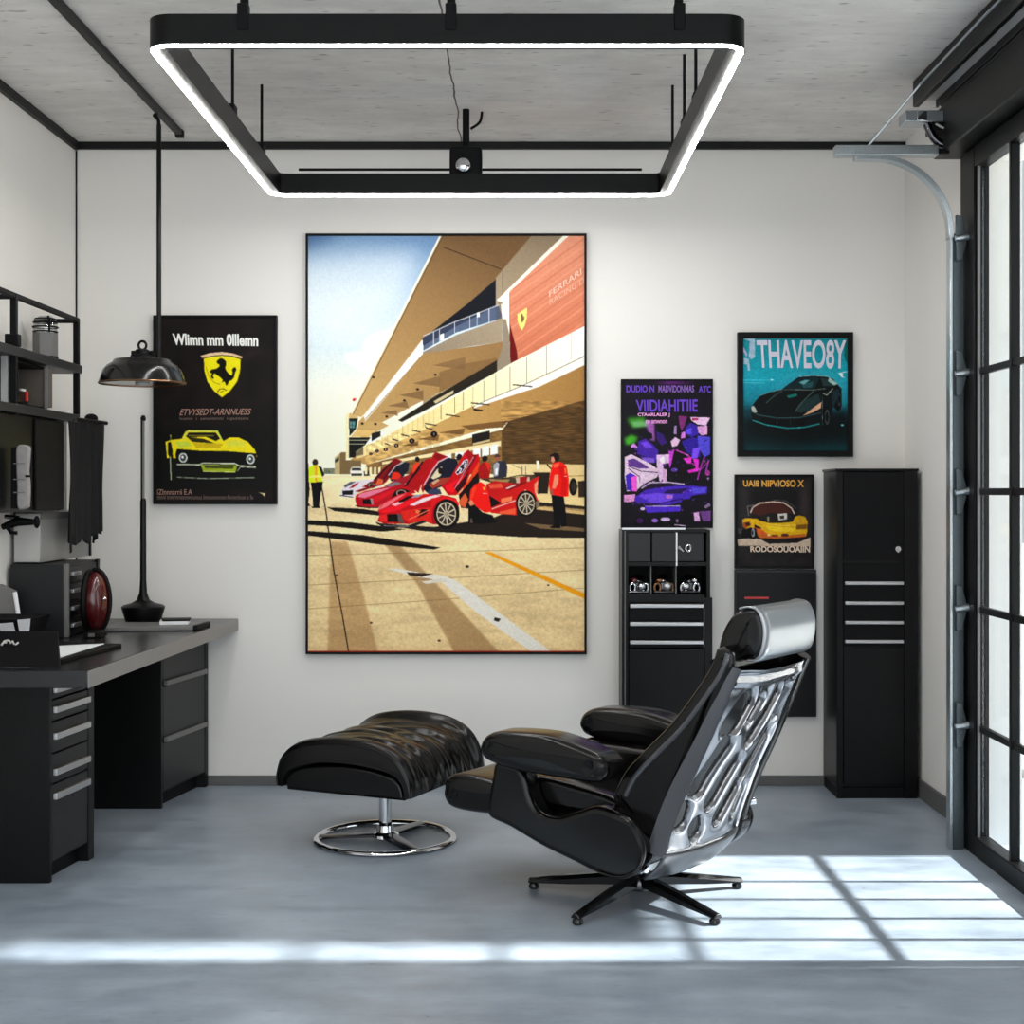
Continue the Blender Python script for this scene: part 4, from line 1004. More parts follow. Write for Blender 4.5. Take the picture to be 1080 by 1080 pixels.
def ink(name, rgb, rough=0.6):
    return mat(name, tuple(min(0.9, x / ILL) for x in lin(tuple(c / 255 for c in rgb))), rough)
def frame(parent, x0, y0, x1, y1, wpx, mt, Yf=6.785, Yb=D - 0.001):
    a, b = at(x0, y0, Yf), at(x1, y1, Yf); w = wpx * Yf / FPX
    X0, Z1, X1, Z0 = a[0], a[2], b[0], b[2]
    rs = [[(X0, y, Z0), (X1, y, Z0), (X1, y, Z1), (X0, y, Z1)] for y in (Yb, Yf)] + [[(X0 + w, y, Z0 + w), (X1 - w, y, Z0 + w), (X1 - w, y, Z1 - w), (X0 + w, y, Z1 - w)] for y in (Yf, Yb)]
    fr = MB().rings(rs, True, False, True).build('frame', mt, parent, bevel=0.002)
    MB().box(X0 + w * 0.5, X1 - w * 0.5, Yf + 0.014, Yb - 0.004, Z0 + w * 0.5, Z1 - w * 0.5).build('backing', M['blackmatt'], parent)
    return fr
PY = 6.796

# --- the large picture
t = thing('framed_picture', 'large black-framed picture of red cars parked along a pit building', 'picture', (-0.34, 6.79, 0.62))
frame(t, 322.2, 246, 618.8, 690.2, 2.4, M['blackmatt'])
p = Pic(324, 248, 617, 688.5, (240, 232, 205))
A = (320, 240, 2.4); B = (324, 460, 7.2); C2 = (384, 460, 9.0); C3 = (494, 460, 8.64); C4 = (324, 360, 7.2); C8 = (524, 245, 7.716); CT = (320, 240, 3.6)
p.T = A
p.poly([(0, 0), (720, 0), (720, 300), (0, 300)], (110, 138, 172), 1, (200, 213, 218), ((140, 10), (100, 250)))
p.poly([(0, 300), (720, 300), (720, 660), (0, 660)], (196, 210, 216), 1, (252, 240, 200), ((0, 300), (0, 520)))
p.poly([(0, 0), (110, 0), (50, 40), (0, 60)], (60, 84, 120), 0.55, soft=24)
p.poly([(0, 90), (180, 60), (300, 60), (240, 200), (120, 240), (0, 230)], (228, 232, 232), 0.45, soft=34)
p.poly([(115, 340), (108, 322), (150, 318), (158, 285), (190, 268), (222, 262), (205, 320), (175, 358), (150, 362), (135, 350)], (255, 252, 238), 1, soft=5)
p.poly([(150, 350), (230, 250), (215, 330), (180, 372)], (255, 250, 232), .8, soft=8)
# ground
p.poly([(0, 628), (720, 628), (720, 1090), (0, 1090)], (226, 202, 158), 1, (212, 182, 136), ((0, 640), (0, 1075)))
p.poly([(0, 628), (160, 630), (100, 700), (0, 720)], (228, 208, 165), .6, soft=8)
p.noise(0.07, 60, 3, (0, 632, 720, 1085)); p.noise(0.05, 14, 4, (0, 632, 720, 1085)); p.noise(0.05, 5, 1.5, (0, 700, 720, 1085))
p.poly([(70, 795), (112, 795), (150, 920), (190, 1080), (62, 1080)], (138, 104, 68), .48, soft=3)
p.poly([(205, 800), (240, 800), (340, 905), (500, 1080), (385, 1080), (290, 905)], (128, 98, 66), .55, soft=3)
p.line([(44, 640), (58, 720), (78, 870), (100, 985), (116, 1080)], 3.4, (40, 30, 24), .9)
for yy, sl in ((830, -8), (905, -16), (965, -22)):
    p.line([(10, yy), (330, yy + sl), (712, yy + sl * 2.4)], 1.6, (120, 92, 60), .6)
p.poly([(214, 864), (232, 862), (300, 874), (350, 880), (384, 892), (470, 955), (628, 1074), (578, 1074), (440, 975), (345, 893), (290, 884)], (214, 208, 196))
p.poly([(300, 896), (350, 888), (366, 896), (310, 902)], (205, 196, 180))
p.poly([(262, 872), (330, 876), (300, 884), (268, 880)], (60, 46, 36))
p.poly([(484, 986), (500, 990), (494, 998), (482, 994)], (50, 40, 30))
p.poly([(458, 822), (476, 822), (716, 928), (716, 942)], (224, 148, 22))
for x, y, r in ((415, 858, 5), (172, 1000, 4), (344, 1045, 4), (85, 880, 3), (620, 905, 3)): p.ell(x, y, r, r * .7, (70, 52, 38))
# building: roof, galleries, parapets
p.poly([(352, 16), (592, 16), (487, 128), (487, 182), (300, 292), (150, 480), (120, 475)], (112, 88, 60), 1, (186, 154, 106), ((460, 60), (150, 470)))
p.line([(354, 50), (500, 106)], 2.4, (70, 52, 36))
p.line([(351, 14), (118, 478)], 5, (240, 228, 200)); p.line([(356, 18), (124, 478)], 2, (90, 72, 50), .8)
p.poly([(582, 16), (672, 16), (520, 168), (520, 245), (487, 245), (487, 128)], (132, 117, 98), 1, (158, 143, 120), ((600, 30), (500, 240)))
p.line([(505, 110), (505, 195)], 1.6, (70, 60, 50))
p.poly([(487, 132), (487, 200), (385, 252), (304, 300), (300, 284), (420, 190)], (24, 26, 36))
p.poly([(304, 276), (382, 240), (502, 194), (502, 230), (388, 266), (304, 312)], (64, 74, 96), .8)
p.line([(303, 276), (382, 240), (502, 194)], 2.2, (205, 205, 205), .8)
for x, ya, yb in ((330, 264, 300), (345, 258, 292), (383, 240, 268), (422, 224, 255), (440, 218, 250), (470, 206, 240)): p.line([(x, ya), (x, yb)], 1.6, (200, 200, 205), .8)
p.poly([(346, 272), (356, 268), (356, 284), (346, 288)], (225, 222, 215)); p.poly([(440, 216), (446, 214), (446, 226), (440, 228)], (225, 222, 215))
p.poly([(302, 316), (388, 272), (505, 230), (505, 290), (430, 300), (302, 322)], (136, 124, 108), 1, (150, 136, 116), ((310, 300), (500, 250)))
p.poly([(492, 190), (523, 166), (526, 346), (490, 364), (490, 292), (506, 288), (505, 230)], (138, 126, 110))
p.poly([(500, 195), (520, 190), (520, 232), (504, 232)], (238, 228, 205))
p.poly([(302, 320), (505, 290), (505, 300), (490, 345), (280, 450), (150, 520), (118, 528), (150, 492)], (140, 112, 76), 1, (178, 146, 98), ((480, 310), (150, 510)))
for q in ([(324, 350), (410, 328), (410, 362)], [(274, 396), (346, 376), (346, 405)], [(240, 425), (304, 412), (304, 438)], [(210, 452), (262, 440), (268, 458)], [(192, 470), (236, 462), (240, 476)]):
    p.poly(q, (128, 102, 70)); p.line([q[0], q[2]], 2, (164, 134, 92))
for q in ([(345, 366), (410, 345), (490, 330), (490, 345), (345, 420)], [(303, 438), (346, 418), (346, 440), (303, 460)]): p.poly(q, (120, 94, 62), .7)
p.poly([(302, 284), (302, 322), (156, 492), (150, 480)], (250, 240, 218)); p.line([(302, 322), (152, 492)], 2, (120, 96, 66), .8)
p.poly([(490, 336), (490, 366), (300, 468), (250, 492), (240, 488), (330, 430)], (44, 38, 28))
p.poly([(330, 440), (380, 412), (380, 420), (335, 446)], (190, 176, 140))
# terracotta banner
p.T = C8
p.poly([(0, 555), (548, 22), (596, 22), (105, 492), (105, 845), (50, 575)], (244, 232, 204))
p.poly([(105, 487), (592, 24), (716, 24), (716, 762), (170, 1050), (165, 970), (105, 740)], (202, 136, 112), 1, (186, 114, 88), ((300, 200), (500, 900)))
for k in range(17):
    y = 300 + k * 62
    p.line([(105, y + 180), (716, y - 250)], 15, (214, 154, 128) if k % 2 else (172, 100, 78), .35)
p.poly([(105, 740), (165, 970), (170, 1050), (115, 1080), (108, 1000)], (104, 16, 18))
p.T = A
p.poly([(0, 0), (0, 1), (1, 0)], (0, 0, 0), 0)
p.T = C8
p.poly([(0, 22), (300, 22), (0, 360)], (106, 84, 60), 0.0)
p.line([(105, 490), (105, 842)], 4, (120, 90, 60))
p.poly([(168, 668), (208, 640), (248, 612), (244, 700), (228, 760), (204, 802), (182, 760), (170, 720)], (216, 204, 120))
p.poly([(196, 672), (210, 660), (216, 690), (226, 680), (222, 716), (206, 740), (196, 716)], (120, 96, 60))
p.T = A
# lower parapet, canopies, shaded wall
p.poly([(526, 346), (350, 450), (200, 537), (150, 558), (118, 590), (160, 600), (520, 492), (716, 440), (716, 330)], (172, 138, 86))
p.poly([(716, 248), (526, 344), (350, 448), (200, 534), (150, 556), (152, 580), (250, 540), (430, 452), (620, 374), (716, 322)], (255, 246, 218), 1, (232, 202, 142), ((690, 280), (300, 500)))
for x, y0_, y1_ in ((678, 268, 335), (615, 300, 372), (566, 328, 396), (523, 352, 414), (487, 370, 430), (457, 388, 440), (430, 402, 450), (405, 416, 462), (383, 430, 470), (349, 448, 486)):
    p.line([(x, y0_), (x, y1_)], 1.6, (96, 78, 54), .8)
for k in range(14):
    x = 330 - k * 13; p.line([(x, 460 + k * 7), (x, 494 + k * 6)], 1.0, (150, 122, 80), .6)
p.poly([(716, 322), (620, 374), (440, 446), (430, 458), (600, 402), (716, 346)], (236, 230, 214)); p.line([(716, 324), (560, 398), (440, 448)], 2, (90, 74, 52), .8)
p.poly([(716, 346), (600, 402), (430, 458), (155, 580), (160, 600), (520, 492), (716, 438)], (150, 116, 70), 1, (196, 160, 104), ((716, 400), (200, 570)))
for q in ([(400, 502), (520, 488), (505, 506), (420, 512)], [(340, 520), (410, 508), (405, 524)], [(290, 536), (345, 524), (342, 540)], [(250, 552), (292, 540), (290, 554)]): p.poly(q, (118, 88, 52))
for x, y, l in ((425, 444, 46), (530, 398, 50), (360, 474, 36), (308, 496, 30), (275, 513, 22), (248, 524, 20), (225, 535, 16), (206, 546, 14)):
    p.line([(x, y), (x + l, y + 5)], 3.0, (50, 40, 30)); 
p.poly([(425, 448), (432, 458), (455, 462), (462, 454), (452, 466), (432, 464)], (40, 34, 28)); p.poly([(307, 498), (312, 506), (328, 510), (334, 504), (326, 513), (310, 508)], (40, 34, 28))
p.poly([(520, 490), (716, 436), (716, 606), (500, 606), (502, 515)], (92, 70, 40))
p.noise(0.22, 5, 4, (500, 440, 716, 606))
for k in range(26): p.line([(500, 480 + k * 6.5), (716, 462 + k * 6.5)], 1.4, (62, 46, 26), .55)
p.poly([(520, 490), (716, 430), (716, 412), (505, 478), (160, 590), (162, 600)], (176, 140, 88), .0)
p.poly([(502, 512), (502, 625), (155, 625), (160, 600)], (126, 98, 58)); p.noise(0.2, 6, 2, (160, 520, 502, 625))
p.poly([(500, 540), (500, 553), (200, 600), (200, 594)], (226, 204, 156))
p.poly([(427, 524), (472, 514), (472, 538), (427, 548)], (36, 32, 28)); p.poly([(430, 546), (472, 536), (472, 541), (430, 551)], (190, 170, 130))
for x0_, y0_, w_, h_ in ((385, 570, 38, 16), (430, 560, 18, 24), (452, 556, 18, 24), (474, 552, 18, 24), (355, 576, 20, 12)): p.poly([(x0_, y0_), (x0_ + w_, y0_ - 4), (x0_ + w_, y0_ + h_ - 4), (x0_, y0_ + h_)], (232, 230, 218))
for x0_, y0_ in ((310, 552), (330, 548), (280, 560)): p.poly([(x0_, y0_), (x0_ + 16, y0_ - 3), (x0_ + 16, y0_ + 5), (x0_, y0_ + 8)], (210, 196, 156))
for x, y, r in ((331, 523, 9), (275, 540, 7.5), (236, 552, 6), (209, 562, 5.5), (187, 566, 5), (171, 573, 4.5)):
    p.ell(x, y, r, r * .85, (26, 16, 18)); p.line([(x, y - r * .4), (x, y + r * .4)], 1.6, (190, 170, 170))
p.poly([(502, 598), (716, 600), (716, 690), (600, 690), (600, 640), (502, 640)], (222, 198, 148), 1, (206, 178, 126), ((500, 600), (716, 680)))
p.line([(502, 634), (716, 628)], 2, (150, 120, 76))
# far end of the building
p.T = C4
p.poly([(296, 560), (318, 548), (318, 890), (294, 902)], (232, 212, 166)); p.poly([(318, 552), (330, 545), (392, 575), (386, 588), (318, 584)], (196, 166, 114))
p.poly([(318, 586), (388, 586), (372, 668), (322, 722)], (30, 44, 46)); p.poly([(326, 610), (366, 610), (362, 660), (326, 660)], (92, 132, 130)); p.line([(344, 608), (344, 662)], 3, (30, 44, 46)); p.line([(324, 634), (366, 634)], 3, (30, 44, 46))
p.poly([(324, 726), (384, 672), (392, 610), (432, 566), (440, 606), (560, 610), (620, 640), (540, 680), (470, 730)], (184, 152, 102))
p.poly([(384, 672), (520, 678), (480, 724), (330, 726)], (206, 172, 112)); p.line([(324, 726), (378, 668), (384, 612), (430, 564)], 8, (236, 222, 188))
p.poly([(320, 730), (484, 730), (440, 790), (372, 836), (370, 880), (318, 886)], (28, 30, 26)); p.line([(320, 752), (470, 752)], 4, (150, 150, 130)); p.line([(320, 780), (440, 780)], 4, (150, 150, 130))
p.poly([(490, 700), (560, 680), (560, 720), (490, 760)], (34, 34, 32))
p.poly([(436, 800), (372, 870), (372, 892), (430, 880)], (212, 188, 136)); p.poly([(370, 836), (428, 800), (428, 860), (372, 874)], (90, 84, 66), .8)
p.poly([(210, 884), (262, 842), (296, 842), (296, 902), (412, 905), (412, 1010), (210, 1010)], (118, 100, 70)); p.poly([(210, 884), (250, 852), (250, 1010), (210, 1010)], (176, 158, 118)); p.poly([(212, 900), (244, 874), (244, 906), (212, 926)], (70, 66, 52))
p.poly([(344, 444), (352, 434), (378, 434), (366, 452), (350, 456)], (190, 34, 34))
for x, y in ((505, 275), (840, 365), (740, 450), (975, 255), (605, 572), (420, 625), (520, 628)): p.ell(x, y, 11, 9, (40, 30, 22))
p.T = B
p.poly([(128, 246), (212, 246), (212, 288), (128, 288)], (112, 116, 96)); p.noise(.25, 3, 1, (128, 246, 212, 288))
p.poly([(328, 262), (340, 236), (410, 236), (424, 262), (426, 304), (330, 306)], (220, 214, 202)); p.poly([(342, 242), (408, 242), (414, 262), (338, 262)], (50, 50, 50)); p.poly([(334, 284), (420, 284), (418, 302), (336, 302)], (70, 66, 60))
p.poly([(430, 268), (470, 262), (478, 300), (434, 304)], (44, 36, 32))
for x in range(440, 560, 34): p.poly([(x, 240), (x + 18, 232), (x + 18, 290), (x, 290)], (232, 214, 172))
# shadows lying on the ground in the picture
p.T = A
p.poly([(330, 758), (480, 735), (600, 685), (716, 694), (716, 786), (560, 784), (300, 768), (185, 748)], (44, 34, 28))
p.poly([(600, 705), (716, 712), (716, 724), (640, 716)], (190, 160, 112), .8); p.poly([(560, 748), (660, 756), (716, 762), (716, 770), (600, 762)], (190, 160, 112), .5)
p.poly([(60, 708), (150, 712), (200, 720), (200, 730), (80, 718)], (34, 26, 20)); p.poly([(0, 740), (120, 746), (200, 756), (260, 764), (200, 770), (80, 757), (0, 752)], (30, 23, 18))
p.poly([(0, 767), (150, 778), (262, 796), (348, 810), (330, 815), (200, 803), (0, 778)], (30, 23, 18))
# far white and red car
p.T = B
p.poly([(252, 440), (262, 410), (280, 376), (330, 345), (420, 332), (500, 326), (560, 360), (570, 385), (480, 392), (430, 400), (372, 440), (352, 468), (262, 462)], (206, 198, 204))
p.poly([(318, 398), (352, 368), (396, 348), (380, 372), (350, 392)], (150, 24, 38)); p.poly([(420, 386), (480, 346), (520, 338), (560, 375), (480, 392)], (140, 20, 32))
p.poly([(268, 416), (352, 410), (346, 446), (272, 448)], (26, 24, 26)); p.poly([(280, 376), (330, 346), (372, 345), (330, 372), (290, 392)], (92, 92, 98)); p.line([(250, 450), (350, 464)], 6, (30, 28, 28))
p.ell(492, 374, 34, 22, (28, 24, 22)); p.ell(492, 374, 26, 17, (160, 148, 128), ring=.25)
p.poly([(500, 336), (572, 250), (648, 186), (668, 168), (720, 186), (680, 240), (640, 300), (600, 350), (560, 370)], (122, 16, 26)); p.line([(512, 336), (640, 200)], 10, (24, 16, 20)); p.line([(560, 360), (660, 215)], 7, (30, 16, 22))
p.poly([(620, 300), (672, 232), (740, 194), (778, 206), (770, 262), (720, 320), (640, 345)], (34, 36, 52)); p.line([(618, 300), (674, 228), (744, 192)], 5, (206, 200, 206))
p.poly([(636, 330), (650, 280), (690, 268), (716, 300), (700, 330)], (206, 52, 32)); p.poly([(520, 370), (540, 320), (580, 330), (570, 375)], (196, 96, 60)); p.ell(690, 262, 14, 16, (40, 26, 22))
# middle red car
p.poly([(366, 470), (374, 446), (440, 418), (590, 385), (720, 352), (800, 400), (830, 430), (760, 446), (650, 480), (560, 524), (540, 548), (470, 546), (384, 540), (370, 505)], (168, 18, 36))
p.poly([(386, 462), (400, 438), (480, 416), (640, 388), (560, 424), (440, 470)], (214, 120, 142)); p.poly([(440, 486), (560, 440), (660, 405), (690, 410), (580, 470), (500, 520)], (196, 26, 44))
p.poly([(422, 482), (492, 474), (502, 518), (424, 516)], (22, 12, 16)); p.poly([(480, 476), (500, 476), (506, 520), (490, 520)], (150, 130, 130)); p.line([(368, 528), (470, 545), (545, 540)], 8, (30, 24, 26))
p.poly([(640, 470), (668, 416), (720, 398), (780, 414), (760, 444), (700, 450)], (26, 14, 16)); p.ell(716, 432, 38, 24, (170, 150, 130), ring=.22)
p.poly([(360, 420), (430, 395), (520, 372), (600, 360), (500, 392), (400, 425)], (130, 20, 36))
p.poly([(600, 372), (700, 320), (780, 290), (860, 190), (800, 320), (720, 380)], (150, 30, 44)); p.poly([(580, 380), (680, 345), (720, 360), (640, 385)], (120, 112, 120))
p.poly([(740, 376), (812, 270), (900, 178), (930, 166), (948, 182), (900, 280), (846, 430), (800, 400)], (156, 16, 26)); p.line([(742, 380), (860, 240)], 13, (24, 14, 18)); p.poly([(780, 370), (850, 300), (880, 300), (830, 420)], (196, 40, 30))
p.poly([(796, 270), (808, 220), (832, 196), (856, 210), (846, 250), (812, 290)], (216, 66, 40)); p.ell(838, 176, 17, 20, (40, 26, 22))
# near car, doors first
p.T = C2
p.poly([(542, 500), (556, 410), (656, 176), (676, 154), (700, 158), (800, 196), (720, 236), (640, 360), (592, 470), (560, 540)], (166, 14, 24)); p.poly([(660, 200), (690, 160), (770, 192), (700, 230)], (128, 12, 22))
p.poly([(430, 470), (520, 330), (610, 215), (640, 230), (560, 360), (520, 480), (480, 520)], (160, 16, 24)); p.line([(400, 470), (560, 240)], 16, (22, 14, 18))
p.poly([(560, 500), (620, 400), (710, 252), (800, 204), (880, 220), (900, 300), (830, 420), (760, 470), (600, 540)], (30, 32, 48)); p.line([(566, 470), (640, 340), (706, 246), (800, 200)], 8, (206, 200, 210))
p.poly([(636, 396), (690, 320), (740, 288), (748, 340), (720, 384), (660, 410)], (204, 194, 158)); p.ell(728, 330, 24, 30, (36, 26, 26)); p.poly([(610, 460), (720, 400), (820, 390), (800, 440), (650, 500)], (150, 66, 50)); p.poly([(640, 440), (700, 405), (720, 420), (660, 460)], (190, 150, 120))
p.poly([(870, 200), (900, 165), (930, 180), (930, 220), (890, 230)], (26, 24, 30))
p.poly([(600, 530), (640, 500), (720, 500), (740, 552), (620, 556)], (60, 66, 90))
body_ = [(132, 706), (160, 660), (220, 610), (330, 556), (410, 532), (450, 548), (480, 560), (580, 548), (700, 556), (790, 566), (870, 590), (900, 640), (905, 760), (860, 846), (650, 836), (560, 800), (430, 836), (190, 830), (128, 806), (150, 750)]
p.poly(body_, (196, 18, 30), 1, (160, 14, 24), ((400, 560), (500, 830)))
p.poly([(134, 706), (190, 640), (330, 566), (410, 540), (300, 610), (220, 670)], (232, 110, 120)); p.poly([(140, 712), (300, 655), (460, 600), (520, 590), (430, 650), (340, 700), (200, 730)], (226, 26, 44))
p.poly([(430, 655), (560, 588), (680, 558), (730, 566), (620, 604), (480, 660)], (230, 196, 200)); p.poly([(260, 650), (340, 620), (380, 630), (300, 664)], (236, 170, 176))
p.poly([(320, 622), (420, 566), (470, 566), (400, 612), (345, 632)], (36, 10, 16)); p.poly([(450, 590), (480, 556), (560, 552), (520, 580)], (150, 140, 150))
p.poly([(350, 716), (480, 690), (640, 676), (648, 826), (560, 796), (430, 826), (380, 790)], (206, 44, 34)); p.poly([(470, 716), (560, 690), (620, 700), (590, 740), (500, 780), (540, 740)], (52, 14, 16)); p.poly([(490, 700), (540, 706), (520, 736), (490, 730)], (230, 110, 70)); p.line([(430, 790), (620, 700)], 7, (240, 130, 100))
p.poly([(222, 742), (318, 738), (328, 816), (226, 812)], (20, 12, 12)); p.poly([(316, 738), (348, 736), (384, 826), (330, 822)], (92, 84, 80)); p.poly([(150, 750), (216, 740), (222, 812), (150, 806)], (210, 40, 40))
p.poly([(112, 812), (180, 838), (420, 846), (560, 800), (604, 812), (440, 872), (200, 870), (122, 832)], (36, 33, 36)); p.line([(190, 850), (430, 856)], 6, (140, 138, 136))
p.ell(785, 738, 122, 142, (14, 11, 12)); p.wheel(782, 738, 92, 112)
p.poly([(640, 590), (760, 570), (880, 600), (900, 660), (860, 620), (780, 594), (690, 620), (650, 690), (640, 830), (632, 740)], (204, 26, 34))
# raised near door
p.poly([(736, 478), (800, 420), (830, 380), (950, 162), (990, 128), (1042, 176), (1090, 170), (1100, 240), (1000, 380), (960, 470), (880, 560), (800, 560), (770, 520)], (182, 14, 26)); p.poly([(770, 476), (850, 430), (960, 370), (880, 470), (850, 540), (790, 520)], (222, 18, 40))
p.poly([(960, 170), (990, 132), (1040, 180), (1000, 230)], (150, 14, 24)); p.poly([(1042, 176), (1080, 172), (1000, 320), (880, 440), (860, 500), (850, 480), (950, 340)], (120, 10, 20)); p.line([(1040, 196), (860, 500)], 8, (210, 190, 200), .7)
p.poly([(866, 340), (950, 226), (984, 216), (990, 262), (940, 340), (890, 372)], (34, 28, 44))
p.line([(872, 344), (950, 234), (984, 222), (984, 262), (934, 338), (884, 366), (872, 344)], 6, (225, 220, 228))
for dx, dy in ((0, 0), (44, -62)): p.line([(890 + dx, 330 + dy), (906 + dx, 304 + dy), (926 + dx, 312 + dy), (904 + dx, 352 + dy), (926 + dx, 346 + dy)], 8, (225, 220, 228))
p.poly([(1090, 240), (1000, 400), (950, 480), (930, 520), (880, 560), (960, 540), (1030, 430), (1100, 330)], (214, 70, 26)); p.poly([(862, 500), (960, 380), (1000, 330), (960, 460), (890, 540)], (60, 14, 18))
p.poly([(900, 560), (1000, 440), (1090, 330), (1090, 700), (920, 680)], (30, 14, 16)); p.poly([(900, 620), (960, 540), (990, 600), (960, 680), (910, 660)], (206, 96, 56))
# rear half of the near car and the crew
p.T = C3
p.poly([(100, 390), (240, 372), (420, 380), (600, 352), (646, 362), (640, 400), (430, 436), (200, 420)], (74, 62, 46)); p.line([(300, 392), (460, 360), (640, 356)], 9, (40, 34, 28)); p.poly([(190, 392), (380, 396), (360, 420), (200, 410)], (150, 124, 84))
p.line([(490, 270), (490, 350)], 5, (70, 60, 46)); p.line([(520, 270), (524, 350)], 5, (70, 60, 46)); p.line([(400, 262), (490, 300)], 5, (120, 100, 70))
p.poly([(590, 330), (744, 330), (724, 524), (630, 526), (636, 420)], (46, 38, 28)); p.ell(955, 462, 38, 80, (18, 16, 16)); p.ell(960, 462, 20, 48, (52, 46, 40)); p.poly([(1000, 410), (1060, 405), (1060, 556), (1002, 556)], (56, 44, 30)); p.poly([(620, 226), (645, 224), (652, 300), (622, 306)], (226, 218, 200))
p.poly([(620, 530), (1060, 566), (1060, 640), (640, 600)], (222, 192, 138))
p.poly([(630, 640), (1060, 690), (1060, 716), (620, 668)], (196, 166, 116)); p.poly([(900, 640), (1060, 650), (1060, 668), (900, 656)], (60, 46, 34))
p.poly([(160, 440), (240, 408), (420, 432), (560, 402), (646, 366), (634, 470), (616, 530), (640, 600), (630, 655), (604, 560), (520, 488), (444, 560), (440, 722), (205, 700), (180, 560)], (174, 22, 26), 1, (196, 34, 28), ((200, 420), (420, 700)))
p.poly([(180, 440), (300, 430), (320, 470), (200, 480)], (204, 84, 60)); p.poly([(320, 470), (440, 430), (560, 410), (470, 456), (360, 500)], (128, 16, 22)); p.poly([(340, 474), (430, 440), (436, 448), (350, 484)], (226, 190, 180))
p.poly([(300, 570), (400, 548), (396, 588), (300, 612)], (232, 120, 82)); p.poly([(190, 540), (300, 610), (210, 650), (190, 620)], (20, 12, 12)); p.line([(214, 664), (430, 586)], 8, (230, 190, 176)); p.poly([(280, 690), (430, 656), (430, 712), (290, 712)], (226, 92, 60))
p.poly([(430, 380), (560, 370), (560, 410), (440, 430)], (190, 160, 140)); p.poly([(470, 372), (540, 372), (530, 420), (470, 426)], (150, 24, 26)); p.poly([(600, 440), (636, 400), (626, 520), (606, 520)], (226, 140, 110))
p.ell(528, 614, 96, 118, (14, 11, 11)); p.wheel(528, 616, 76, 98, 10); p.poly([(610, 600), (650, 580), (648, 640), (620, 664)], (120, 104, 84))
p.ell(150, 206, 26, 28, (34, 24, 22)); p.poly([(128, 200), (175, 188), (180, 206), (130, 214)], (20, 18, 18)); p.poly([(104, 260), (150, 232), (196, 250), (204, 300), (190, 386), (96, 386), (90, 300)], (150, 22, 22)); p.poly([(150, 236), (200, 250), (190, 330)], (206, 50, 34))
p.ell(262, 192, 25, 30, (150, 92, 78)); p.poly([(238, 182), (262, 162), (288, 180), (288, 190), (240, 192)], (70, 50, 46)); p.poly([(222, 262), (262, 228), (340, 226), (358, 280), (350, 372), (232, 384)], (50, 52, 64)); p.poly([(226, 262), (262, 236), (282, 250), (270, 360), (234, 370)], (150, 150, 156)); p.poly([(246, 300), (270, 290), (264, 350), (244, 352)], (226, 222, 220))
p.poly([(20, 490), (60, 440), (110, 416), (150, 440), (186, 520), (214, 690), (150, 698), (70, 640), (30, 590), (10, 590)], (226, 30, 20)); p.poly([(40, 470), (80, 460), (40, 560), (16, 580)], (246, 70, 40)); p.ell(68, 400, 34, 36, (30, 20, 18)); p.poly([(130, 466), (152, 462), (156, 490), (140, 492)], (250, 160, 60)); p.line([(132, 520), (176, 524)], 5, (240, 180, 170))
p.poly([(0, 600), (30, 580), (60, 620), (20, 640)], (206, 130, 100)); p.poly([(0, 640), (60, 630), (130, 694), (220, 720), (256, 786), (120, 800), (0, 796)], (16, 13, 14)); p.poly([(16, 760), (30, 740), (44, 790), (18, 792)], (96, 84, 80))
p.ell(790, 196, 42, 44, (32, 22, 22)); p.poly([(756, 190), (776, 186), (790, 226), (770, 244), (752, 226)], (196, 132, 108)); p.poly([(740, 176), (772, 158), (784, 180), (752, 190)], (30, 22, 22))
p.poly([(766, 252), (800, 236), (846, 236), (896, 276), (916, 400), (912, 548), (860, 556), (790, 540), (744, 520), (732, 440), (746, 340)], (220, 26, 18)); p.poly([(820, 270), (880, 280), (900, 420), (890, 540), (840, 540), (850, 400)], (196, 16, 14)); p.poly([(770, 260), (830, 240), (820, 280), (780, 292)], (240, 96, 66))
p.poly([(786, 354), (822, 350), (818, 430), (790, 480), (764, 478), (772, 420)], (216, 132, 104)); p.poly([(740, 490), (776, 486), (774, 540), (748, 532)], (150, 84, 66)); p.poly([(876, 296), (888, 290), (890, 340), (880, 344)], (250, 120, 50)); p.line([(868, 364), (908, 368)], 5, (240, 170, 160))
p.poly([(756, 534), (870, 552), (890, 700), (896, 824), (846, 826), (842, 720), (832, 826), (784, 820), (768, 650)], (14, 13, 16)); p.poly([(740, 828), (790, 806), (842, 816), (840, 838), (760, 838)], (12, 10, 10)); p.poly([(720, 250), (762, 300), (752, 306), (712, 262)], (60, 44, 34))
# crew at the left
p.T = B
p.ell(63, 200, 22, 26, (54, 40, 36)); p.poly([(14, 240), (44, 222), (86, 220), (106, 262), (118, 346), (20, 354), (12, 300)], (196, 216, 36)); p.poly([(60, 226), (78, 224), (80, 346), (62, 350)], (232, 150, 60)); p.poly([(18, 300), (112, 296), (114, 312), (18, 316)], (226, 214, 120))
p.poly([(84, 224), (112, 236), (134, 296), (116, 310), (104, 270)], (24, 24, 30)); p.poly([(28, 352), (122, 346), (116, 390), (104, 440), (92, 540), (48, 542), (40, 430)], (15, 15, 18)); p.poly([(36, 536), (96, 532), (100, 546), (38, 548)], (10, 10, 12))
p.poly([(-4, 190), (12, 210), (16, 360), (22, 400), (10, 500), (26, 530), (-4, 534)], (58, 20, 22)); p.poly([(-4, 360), (20, 356), (20, 430), (10, 500), (-4, 520)], (16, 14, 16))
p.T = A
p.noise(0.02, 5); p.noise(0.05, 2, 1, (0, 690, 720, 1085)); p.noise(0.03, 2)
p.poly([(0, 1071), (720, 1071), (720, 1076), (0, 1076)], (150, 34, 20))
p.sheet('print', PY, t, M['print'])
wi = ink('pale_banner_ink', (218, 178, 160))
